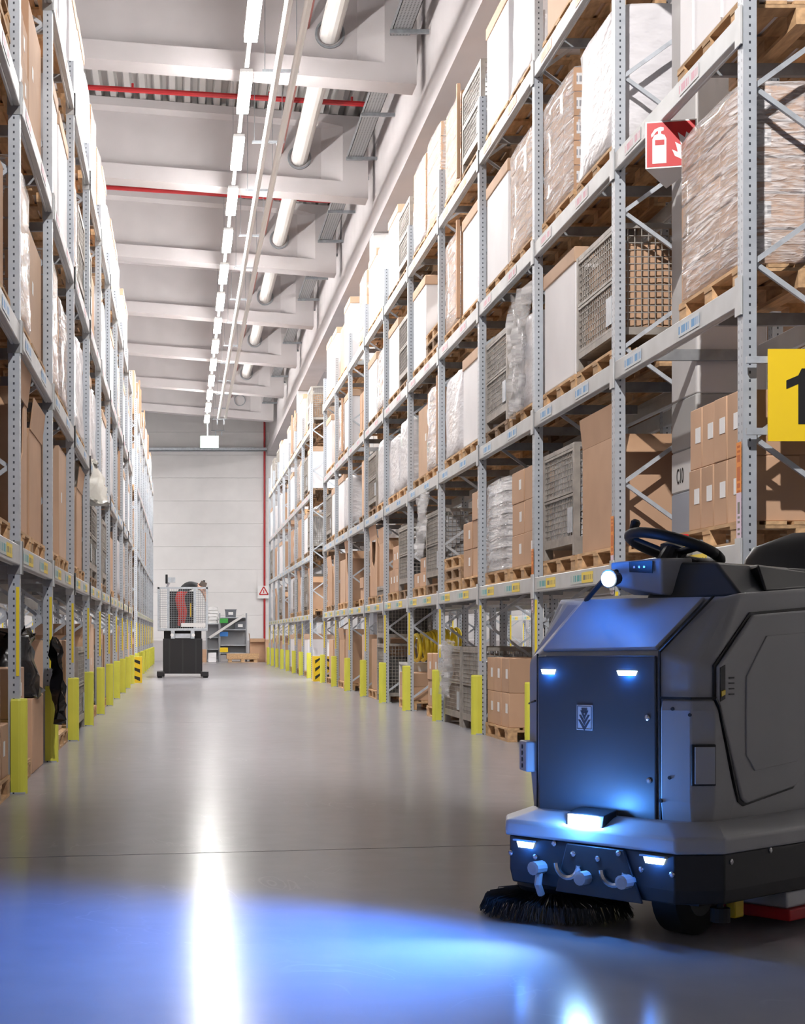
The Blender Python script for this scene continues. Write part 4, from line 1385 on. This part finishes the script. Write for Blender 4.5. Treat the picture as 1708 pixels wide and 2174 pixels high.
# bolts
bolt_m = MB().tube([(0, 0.004, 0), (0, -0.003, 0), (0, -0.006, 0)], [0.011, 0.011, 0.006], 10).mesh('bolt', 'steel', smooth=0.7)
for x, z in ((0.018, 0.262), (0.135, 0.258), (0.222, 0.318), (0.318, 0.290), (0.425, 0.283), (0.515, 0.312), (0.602, 0.262), (0.728, 0.258)):
    link('bolt', bolt_m, sw, (x, 0.010 if not 0.28 < x < 0.54 else -0.002, z))
for v_, z in ((0.19, 0.300), (0.45, 0.318), (0.75, 0.318)):
    link('bolt', bolt_m, sw, (0.850, v_, z), R(90))
dbolt = MB().tube([(0, 0.004, 0), (0, -0.003, 0)], [0.008, 0.006], 8).mesh('bolt', 'machine_black')
for x, y, z in ((0.64, 0.148, 0.835), (0.70, 0.165, 0.815), (0.63, 0.144, 0.585), (0.60, 0.134, 0.50)):
    link('bolt', dbolt, sw, (x, y, z), R(15))
for x, z in ((0.545, 0.80), (0.552, 0.57)):
    link('bolt', bolt_m, sw, (x, 0.134, z))
# head lamp in the bumper
hl = link('headlamp', MB().prism([(0.272, 0.10, 0.392), (0.272, 0.012, 0.392), (0.272, 0.022, 0.438), (0.272, 0.10, 0.455)], (0.165, 0, 0)).mesh('headlamp', 'machine_black', 0.004), sw)
link('lens', MB().prism([(0.288, 0.012, 0.397), (0.420, 0.012, 0.397), (0.412, 0.019, 0.434), (0.282, 0.019, 0.434)], (0, -0.006, 0)).mesh('lens', 'led_main'), hl)
# console, dash pod, steering wheel
link('console', MB().loft([[(0.36, 0.40, 1.235), (0.735, 0.45, 1.25), (0.735, 1.0, 1.27), (0.30, 1.0, 1.27)], [(0.38, 0.44, 1.385), (0.62, 0.47, 1.378), (0.62, 0.98, 1.372), (0.32, 0.98, 1.372)]]).mesh('console', 'machine_panel', 0.012, 2), sw)
link('seat_base', MB().loft([[(0.22, 0.9, 1.26), (0.735, 0.62, 1.265), (0.735, 1.5, 1.32), (0.22, 1.5, 1.31)], [(0.25, 0.95, 1.37), (0.69, 0.64, 1.372), (0.70, 1.40, 1.33), (0.25, 1.42, 1.37)]]).mesh('seat_base', 'vinyl', 0.01, 2), sw)
dp = link('dash_pod', MB().loft([[(0.23, 0.36, 1.30), (0.455, 0.36, 1.255), (0.475, 0.52, 1.25), (0.22, 0.52, 1.26)], [(0.245, 0.33, 1.385), (0.475, 0.33, 1.395), (0.49, 0.52, 1.40), (0.23, 0.52, 1.40)]]).mesh('dash_pod', 'machine_grey', 0.012, 3, 0.7), sw)
link('display', MB().prism([(0.335, 0.332, 1.345), (0.435, 0.332, 1.338), (0.440, 0.327, 1.385), (0.335, 0.327, 1.385)], (0, -0.004, 0)).mesh('display', 'emblem_dark'), dp)
for k in range(3):
    link('button', MB().tube([(0.36 + k * 0.022, 0.33, 1.363), (0.36 + k * 0.022, 0.322, 1.363)], 0.005, 8).mesh('button', 'steel'), dp)
link('column', MB().tube([(0.37, 0.50, 1.36), (0.37, 0.56, 1.44)], [0.045, 0.03], 12).mesh('column', 'machine_black'), sw)
wh = empty('steering_wheel')
wh.parent = sw
wh.location = (0.365, 0.585, 1.445)
wh.rotation_euler = (R(-17), R(9), 0)
pts = [(0.178 * math.cos(2 * math.pi * k / 36), 0.178 * math.sin(2 * math.pi * k / 36), 0) for k in range(37)]
link('rim', MB().tube(pts, 0.021, 10).mesh('rim', 'rubber', smooth=2), wh)
for a in (90, 205, 335):
    link('spoke', MB().bar((0, 0, -0.025), (0.165 * math.cos(R(a)), 0.165 * math.sin(R(a)), 0), 0.035, 0.014).mesh('spoke', 'machine_black', 0.004), wh)
link('hub', MB().tube([(0, 0, -0.05), (0, 0, 0.0), (0, 0, 0.012)], [0.045, 0.055, 0.04], 14).mesh('hub', 'machine_black'), wh)
link('knob', MB().tube([(-0.12, -0.125, 0.01), (-0.12, -0.125, 0.05), (-0.12, -0.125, 0.06)], [0.016, 0.02, 0.012], 10).mesh('knob', 'rubber'), wh)
# work lamp on a bracket
wl = link('work_lamp', MB().tube([(0.33, 0.255, 1.320), (0.33, 0.215, 1.317), (0.33, 0.202, 1.316)], [0.024, 0.034, 0.036], 14).mesh('work_lamp', 'machine_black'), sw)
link('lens', MB().tube([(0.33, 0.2015, 1.316), (0.33, 0.196, 1.3155)], 0.030, 14).mesh('lens', 'led_work'), wl)
link('bracket', MB().tube([(0.12, 0.35, 1.24), (0.17, 0.33, 1.275), (0.29, 0.27, 1.345), (0.33, 0.25, 1.345), (0.33, 0.245, 1.335)], 0.010, 8).mesh('bracket', 'machine_black'), wl)
# seat
def pad(sx, sy, sz, n=20, e=0.55):
    """puffy rounded cushion standing on its lower edge"""
    lp = []
    for j in range(9):
        t_ = -1 + 2 * j / 8
        q = (1 - abs(t_) ** 3.2) ** 0.45 if abs(t_) < 1 else 0.12
        q = max(q, 0.12)
        lp.append([(sx * q * math.copysign(abs(math.cos(a)) ** e, math.cos(a)), sy * q * math.copysign(abs(math.sin(a)) ** e, math.sin(a)), sz * t_) for a in [2 * math.pi * k / n for k in range(n)]])
    return MB().loft(lp)


link('seat_back', pad(0.25, 0.085, 0.22).mesh('seat_back', 'vinyl', smooth=1.4), sw, (0.44, 1.40, 1.315))
link('seat_cushion', blob(0.44, 0.42, 0.12, 8, 0.0, 0.94).mesh('seat_cushion', 'vinyl', 0.015, 3, 1.4), sw, (0.42, 1.16, 1.25))
# side brush
bh = empty('side_brush')
bh.parent = sw
bh.location = (0.045, 0.255, 0)
link('brush_hub', MB().tube([(0, 0, 0.09), (0, 0, 0.12), (0, 0, 0.14), (0, 0, 0.145)], [0.13, 0.15, 0.145, 0.11], 24).mesh('brush_hub', 'rubber', smooth=0.6), bh)
link('spindle', MB().tube([(0, 0, 0.12), (0, 0, 0.2)], 0.05, 14).mesh('spindle', 'machine_black'), bh)
rg = random.Random(4)
mb = MB()
for k in range(800):
    a = rg.uniform(0, 2 * math.pi)
    a2 = a + rg.uniform(-0.10, 0.10)
    r0 = rg.uniform(0.10, 0.155)
    r1 = rg.uniform(0.25, 0.30)
    zt = rg.uniform(0.003, 0.02) if rg.random() < 0.85 else rg.uniform(0.01, 0.045)
    p0 = Vector((r0 * math.cos(a), r0 * math.sin(a), 0.10))
    p1 = Vector((0.62 * (r0 + r1) * math.cos((a + a2) / 2), 0.62 * (r0 + r1) * math.sin((a + a2) / 2), 0.062 + zt * 0.4))
    p2 = Vector((r1 * math.cos(a2), r1 * math.sin(a2), zt))
    mb.tube([p0, p1, p2], [0.0028, 0.0024, 0.0014], 3, cap=False)
br_ = link('bristles', mb.mesh('bristles', 'bristle', smooth=0), bh)
br_['kind'] = 'stuff'
# wheels and underside
for x, y in ((0.60, 0.30), (0.10, 1.25), (0.62, 1.25)):
    w_ = link('wheel', MB().tube([(x - 0.06, y, 0.15), (x - 0.05, y, 0.15), (x + 0.05, y, 0.15), (x + 0.06, y, 0.15)], [0.135, 0.15, 0.15, 0.135], 28).mesh('wheel', 'rubber', smooth=0.6), sw)
    link('rim', MB().tube([(x - 0.063, y, 0.15), (x + 0.063, y, 0.15)], 0.08, 20).mesh('rim', 'machine_panel'), w_)
link('chassis', MB().box(0.02, 0.74, 0.16, 1.45, 0.13, 0.17).mesh('chassis', 'machine_black'), sw)
link('deflector_roller', MB().tube([(0.80, 0.20, 0.08), (0.80, 0.20, 0.13)], 0.035, 14).tube([(0.80, 0.20, 0.13), (0.80, 0.20, 0.17)], 0.012, 8).mesh('deflector_roller', 'rubber', smooth=0.6), sw)
sh_ = link('scrub_head', MB().box(0.30, 0.80, 0.66, 1.20, 0.075, 0.14).mesh('scrub_head', 'emblem_silver', 0.008), sw)
link('skirt_lip', MB().box(0.29, 0.815, 0.65, 1.21, 0.03, 0.074).mesh('skirt_lip', 'red', 0.006), sh_)
link('foot_stop', MB().box(0.70, 0.74, 0.40, 0.46, 0.06, 0.13).mesh('foot_stop', 'yellow', 0.006), sw)
link('tail', MB().box(0.0, 0.7, 1.45, 1.60, 0.2, 1.0).mesh('tail', 'machine_grey', 0.03), sw)
tag(sw, 'grey ride-on floor sweeper with blue-white lights in the foreground', 'floor sweeper')


def lamp(name, kind, loc, target, energy, col, size=R(100), blend=0.8, radius=0.03):
    ld = bpy.data.lights.new(name, kind)
    ld.energy = energy
    ld.color = col
    ld.shadow_soft_size = radius
    if kind == 'SPOT':
        ld.spot_size = size
        ld.spot_blend = blend
    o = bpy.data.objects.new(name, ld)
    COL.objects.link(o)
    o.parent = sw
    o.location = loc
    dvec = Vector(target) - Vector(loc)
    o.rotation_euler = dvec.to_track_quat('-Z', 'Y').to_euler()
    return o


BLUE = (0.01, 0.20, 1.0)
lamp('headlamp_beam', 'SPOT', (0.352, -0.012, 0.42), (0.352, -1.25, 0.0), 90, (0.30, 0.60, 1.0), R(75), 1.0)
lamp('headlamp_glow', 'POINT', (0.352, -0.03, 0.445), (0.352, -1, 0.4), 7.0, (0.08, 0.32, 1.0), radius=0.03)
lamp('work_lamp_beam', 'SPOT', (0.33, 0.165, 1.314), (-0.55, -2.1, 0.0), 640, BLUE, R(96), 0.85, 0.04)
lamp('work_lamp_glow', 'POINT', (0.31, 0.17, 1.33), (0.2, -1, 1.3), 3.0, BLUE, radius=0.03)
for x, z, v in ((0.102, 0.962, 0.115), (0.458, 0.963, 0.115), (0.09, 0.298, -0.02), (0.658, 0.298, -0.02)):
    lamp('marker_glow', 'POINT', (x, v, z - 0.01), (x, -1, z), 0.35, BLUE, radius=0.012)

# ------------------------------------------------------------------ order picker truck with its driver, far down the aisle
PY = 42.3
pk = empty('order_picker_truck', (0.02, PY, 0))
link('mast_housing', MB().box(-0.52, 0.52, 0.0, 0.9, 0.10, 1.03).mesh('mast_housing', 'picker_black', 0.02, 2), pk)
for x in (-0.35, 0.0, 0.35):
    link('rib', MB().box(x - 0.02, x + 0.02, -0.012, 0.0, 0.12, 1.0).mesh('rib', 'machine_black'), pk)
for s in (-1, 1):
    link('support_leg', MB().box(s * 0.58 - 0.10, s * 0.58 + 0.10, -0.25, 0.9, 0.03, 0.16).mesh('support_leg', 'picker_black', 0.01), pk)
    link('wheel', MB().tube([(s * 0.6 - 0.06, -0.15, 0.075), (s * 0.6 + 0.06, -0.15, 0.075)], 0.075, 14).mesh('wheel', 'rubber'), pk)
    link('fork_arm', MB().box(s * 0.26 - 0.05, s * 0.26 + 0.05, -0.02, 0.05, 1.03, 1.26).mesh('fork_arm', 'galv'), pk)
    link('lamp', MB().tube([(s * 0.28, -0.04, 1.12), (s * 0.28, -0.02, 1.12)], 0.045, 10).mesh('lamp', 'sign_white'), pk)
link('mast', MB().box(-0.50, 0.50, 0.25, 0.85, 1.03, 1.232).mesh('mast', 'picker_black'), pk)
link('cross_plate', MB().box(-0.20, 0.20, -0.03, 0.03, 1.04, 1.16).mesh('cross_plate', 'galv'), pk)
link('platform', MB().box(-0.66, 0.66, 0.0, 1.2, 1.235, 1.30).mesh('platform', 'galv', 0.006), pk)
cg = empty('cage')
cg.parent = pk
for x in (-0.64, 0.64):
    for y in (0.02, 1.18):
        link('post', MB().box(x - 0.025, x + 0.025, y - 0.02, y + 0.02, 1.302, 2.39).mesh('post', 'galv'), cg)
for x in (-0.38, 0.32):
    link('post', MB().box(x - 0.035, x + 0.035, 0.0, 0.04, 1.302, 2.34).mesh('post', 'galv'), cg)
link('top_rail', MB().box(-0.665, 0.665, 0.0, 0.04, 2.34, 2.39).box(-0.665, -0.625, 0.04, 1.2, 2.34, 2.39).box(0.625, 0.665, 0.04, 1.2, 2.34, 2.39).mesh('top_rail', 'galv'), cg)
wm = MB()
for k in range(1, 22):
    x = -0.64 + 1.28 * k / 22
    wm.bar((x, 0.015, 1.30), (x, 0.015, 2.34), 0.009)
for k in range(1, 18):
    z = 1.30 + 1.04 * k / 18
    wm.bar((-0.64, 0.015, z), (0.64, 0.015, z), 0.009)
link('wire_mesh', wm.mesh('wire_mesh', 'galv_dark'), cg)
link('control_screen', MB().box(-0.46, -0.40, 0.42, 0.66, 2.50, 2.74).mesh('control_screen', 'picker_black', 0.01), pk)
link('screen_arm', MB().tube([(-0.43, 0.5, 2.39), (-0.36, 0.5, 2.52)], 0.025, 8).box(-0.395, -0.20, 0.45, 0.62, 2.53, 2.66).mesh('screen_arm', 'galv'), pk)
link('side_handle', MB().tube([(0.56, 0.3, 2.38), (0.57, 0.3, 2.58)], [0.02, 0.03], 8).mesh('side_handle', 'picker_black'), pk)
link('control_panel', MB().box(-0.36, 0.30, 0.95, 1.15, 1.302, 2.30).mesh('control_panel', 'picker_black', 0.01), pk)
link('info_plate', MB().box(-0.04, 0.60, -0.004, 0.008, 1.34, 1.44).mesh('info_plate', 'pillar_white'), pk)
link('yellow_stripe', MB().box(0.20, 0.24, 0.93, 0.949, 1.62, 1.98).mesh('yellow_stripe', 'yellow'), pk)
tag(pk, 'black order picker truck with raised wire cage far down the aisle', 'truck')

# driver bending over to the right inside the cage
J = {'pel': (-0.10, 0.42, 2.22, 0.135), 'sp1': (0.02, 0.42, 2.38, 0.13), 'sp2': (0.20, 0.40, 2.49, 0.14), 'chest': (0.33, 0.38, 2.50, 0.12), 'neck': (0.43, 0.36, 2.47, 0.055),
     'head': (0.50, 0.34, 2.44, 0.09), 'crown': (0.56, 0.33, 2.40, 0.085),
     'hl': (-0.13, 0.32, 2.15, 0.10), 'kl': (-0.06, 0.28, 1.76, 0.068), 'al': (-0.10, 0.34, 1.37, 0.045), 'tl': (0.04, 0.26, 1.335, 0.035),
     'hr': (-0.05, 0.54, 2.15, 0.10), 'kr': (0.06, 0.54, 1.76, 0.068), 'ar': (0.0, 0.56, 1.37, 0.045), 'tr': (0.14, 0.52, 1.335, 0.035),
     'sl': (0.33, 0.24, 2.47, 0.065), 'el': (0.50, 0.17, 2.36, 0.045), 'wl': (0.58, 0.16, 2.20, 0.032), 'fl': (0.60, 0.16, 2.12, 0.03),
     'sr': (0.34, 0.54, 2.47, 0.065), 'er': (0.55, 0.60, 2.45, 0.045), 'wr': (0.60, 0.58, 2.25, 0.032), 'fr': (0.61, 0.57, 2.16, 0.03)}
E_ = [('pel', 'sp1'), ('sp1', 'sp2'), ('sp2', 'chest'), ('chest', 'neck'), ('neck', 'head'), ('head', 'crown'), ('pel', 'hl'), ('hl', 'kl'), ('kl', 'al'), ('al', 'tl'), ('pel', 'hr'), ('hr', 'kr'), ('kr', 'ar'), ('ar', 'tr'),
      ('chest', 'sl'), ('sl', 'el'), ('el', 'wl'), ('wl', 'fl'), ('chest', 'sr'), ('sr', 'er'), ('er', 'wr'), ('wr', 'fr')]
ks = list(J)
me = bpy.data.meshes.new('person')
me.from_pydata([J[k][:3] for k in ks], [(ks.index(a), ks.index(b_)) for a, b_ in E_], [])
tmp = bpy.data.objects.new('person_tmp', me)
COL.objects.link(tmp)
tmp.modifiers.new('skin', 'SKIN')
for k, v in zip(ks, me.skin_vertices[0].data):
    v.radius = (J[k][3], J[k][3])
    v.use_root = k == 'pel'
ss = tmp.modifiers.new('sub', 'SUBSURF')
ss.levels = 2
ss.render_levels = 2
dg = bpy.context.evaluated_depsgraph_get()
me2 = bpy.data.meshes.new_from_object(tmp.evaluated_get(dg))
bpy.data.objects.remove(tmp)
me2.materials.clear()
for m_ in ('skin', 'shirt', 'overalls', 'rubber'):
    me2.materials.append(M[m_])
for p in me2.polygons:
    c = p.center
    p.use_smooth = True
    if c.x > 0.40:
        p.material_index = 0
    elif c.z > 2.30:
        p.material_index = 1
    elif c.z > 1.40:
        p.material_index = 2
    else:
        p.material_index = 3
per = link('person', me2, None, (0.02, PY, -0.028))
link('hair', blob(0.20, 0.21, 0.13, 17, 0.004, 0.78).mesh('hair', 'hair', 0.02, 2, 1.6), per, (0.52, 0.335, 2.445), rot=(0, R(25), 0))
for s, w_ in (('l', 0.16), ('r', 0.57)):
    for k in range(4):
        link('finger', MB().tube([(0.60, w_ - 0.03 + 0.02 * k, 2.12 + (0.04 if s == 'r' else 0)), (0.615, w_ - 0.03 + 0.02 * k, 2.07 + (0.04 if s == 'r' else 0)), (0.605, w_ - 0.03 + 0.02 * k, 2.035 + 0.006 * abs(k - 1.5) + (0.04 if s == 'r' else 0))], 0.009, 6).mesh('finger', 'skin'), per)
    link('thumb', MB().tube([(0.59, w_ - 0.03, 2.14 + (0.04 if s == 'r' else 0)), (0.60, w_ - 0.06, 2.10 + (0.04 if s == 'r' else 0))], 0.01, 6).mesh('thumb', 'skin'), per)
tag(per, 'person in dark shirt and red trousers bending over in picker cage', 'person')

# ------------------------------------------------------------------ corner by the end wall
ys_ = 67.2
su = empty('shelf_unit', (2.15, ys_, 0))
for x in (-0.56, 0.56):
    for y in (0, 0.5):
        link('post', MB().box(x - 0.025, x + 0.025, y - 0.02, y + 0.02, 0, 2.05).mesh('post', 'shelf_grey'), su)
for z in (0.39, 0.72, 1.37, 1.88):
    link('shelf', MB().box(-0.534, 0.534, 0.0, 0.5, z - 0.03, z).mesh('shelf', 'galv'), su)
link('back_panel', MB().box(-0.56, 0.56, 0.53, 0.54, 0.3, 1.86).mesh('back_panel', 'shelf_grey'), su)
for z, m in ((1.74, 'green'), (1.18, 'blue'), (0.52, 'yellow')):
    link('card', MB().box(-0.56, -0.22, -0.04, -0.03, z - 0.10, z + 0.09).mesh('card', m), su)
tag(su, 'grey steel shelf unit with coloured cards by the end wall', 'shelf unit')
su2 = empty('shelf_unit', (1.30, ys_ + 0.1, 0))
for x in (-0.26, 0.26):
    for y in (0, 0.5):
        link('post', MB().box(x - 0.025, x + 0.025, y - 0.02, y + 0.02, 0, 1.62).mesh('post', 'shelf_grey'), su2)
for z in (0.1, 0.55, 1.05, 1.62):
    link('shelf', MB().box(-0.23, 0.23, 0.0, 0.5, z - 0.03, z).mesh('shelf', 'galv'), su2)
link('back_panel', MB().box(-0.28, 0.28, 0.53, 0.54, 0.1, 1.6).mesh('back_panel', 'shelf_grey'), su2)
tag(su2, 'small grey shelf with white bags beside the picker truck', 'shelf unit')
for k in range(5):
    o = link('paper_bag', blob(0.46, 0.42, 0.14, 70 + k, 0.012, 0.85).mesh('paper_bag', 'paper', smooth=1.5), None, (1.30 + 0.02 * (k % 2), ys_ + 0.35, 1.622 + 0.142 * k))
    tag(o, 'white paper bag, %s from below in stack on small shelf' % ORD[k], 'bag', 'white paper bags')
for (x, z, k) in ((2.05, 1.882, 'on top of'), (2.45, 1.372, 'inside')):
    bn = empty('storage_bin', (x, ys_ + 0.25, z))
    link('body', MB().loft([[(-0.21, -0.2, 0), (0.21, -0.2, 0), (0.21, 0.2, 0), (-0.21, 0.2, 0)], [(-0.23, -0.22, 0.30), (0.23, -0.22, 0.30), (0.23, 0.22, 0.30), (-0.23, 0.22, 0.30)]]).mesh('body', 'bin_grey'), bn)
    link('label', MB().box(-0.10, 0.10, -0.235, -0.222, 0.10, 0.22).mesh('label', 'paper'), bn)
    link('rim', MB().box(-0.245, 0.245, -0.235, 0.235, 0.30, 0.33).mesh('rim', 'bin_grey'), bn)
    tag(bn, 'dark grey storage bin %s the shelf unit by end wall' % k, 'bin')
o = link('white_plank', MB().bar((1.15, ys_ - 0.16, 1.02), (2.62, ys_ - 0.06, 1.98), 0.05, 0.10).mesh('white_plank', 'pillar_white'))
tag(o, 'long white plank leaning across the grey shelf unit', 'plank')
pallet(2.52, ys_ - 0.55, 0, 'wooden pallet under the shallow frame by the end wall', math.pi / 2, parts=False)
o = link('pallet_collar', MB().box(-0.66, 0.66, -0.42, -0.40, 0, 0.22).box(-0.66, 0.66, 0.40, 0.42, 0, 0.22).box(-0.66, -0.64, -0.40, 0.40, 0, 0.22).box(0.64, 0.66, -0.40, 0.40, 0, 0.22).mesh('pallet_collar', 'wood'), None, (2.52, ys_ - 0.55, 0.145))
tag(o, 'shallow orange wooden frame on pallet by the end wall', 'frame')
flap_box(3.16, ys_ + 0.2, 0, 0.62, 0.62, 0.98, 'big open brown carton in the corner by end wall', side=1)
carton(3.62, ys_ - 0.4, 0, 0.30, 0.5, 0.95, 'narrow brown carton beside the open one by end wall', tape=False)
for k in range(3):
    carton(0.86, ys_ - 0.3, 0.001 + k * 0.18, 0.34, 0.4, 0.178, 'flat carton, %s from below, behind the picker truck' % ORD[k], tape=False)
for k in range(2):
    carton(1.26, ys_ - 0.4, 0.001 + k * 0.20, 0.34, 0.4, 0.198, 'white carton, %s of two on floor by small shelf' % ['lower', 'upper'][k], 'white_carton', tape=False)
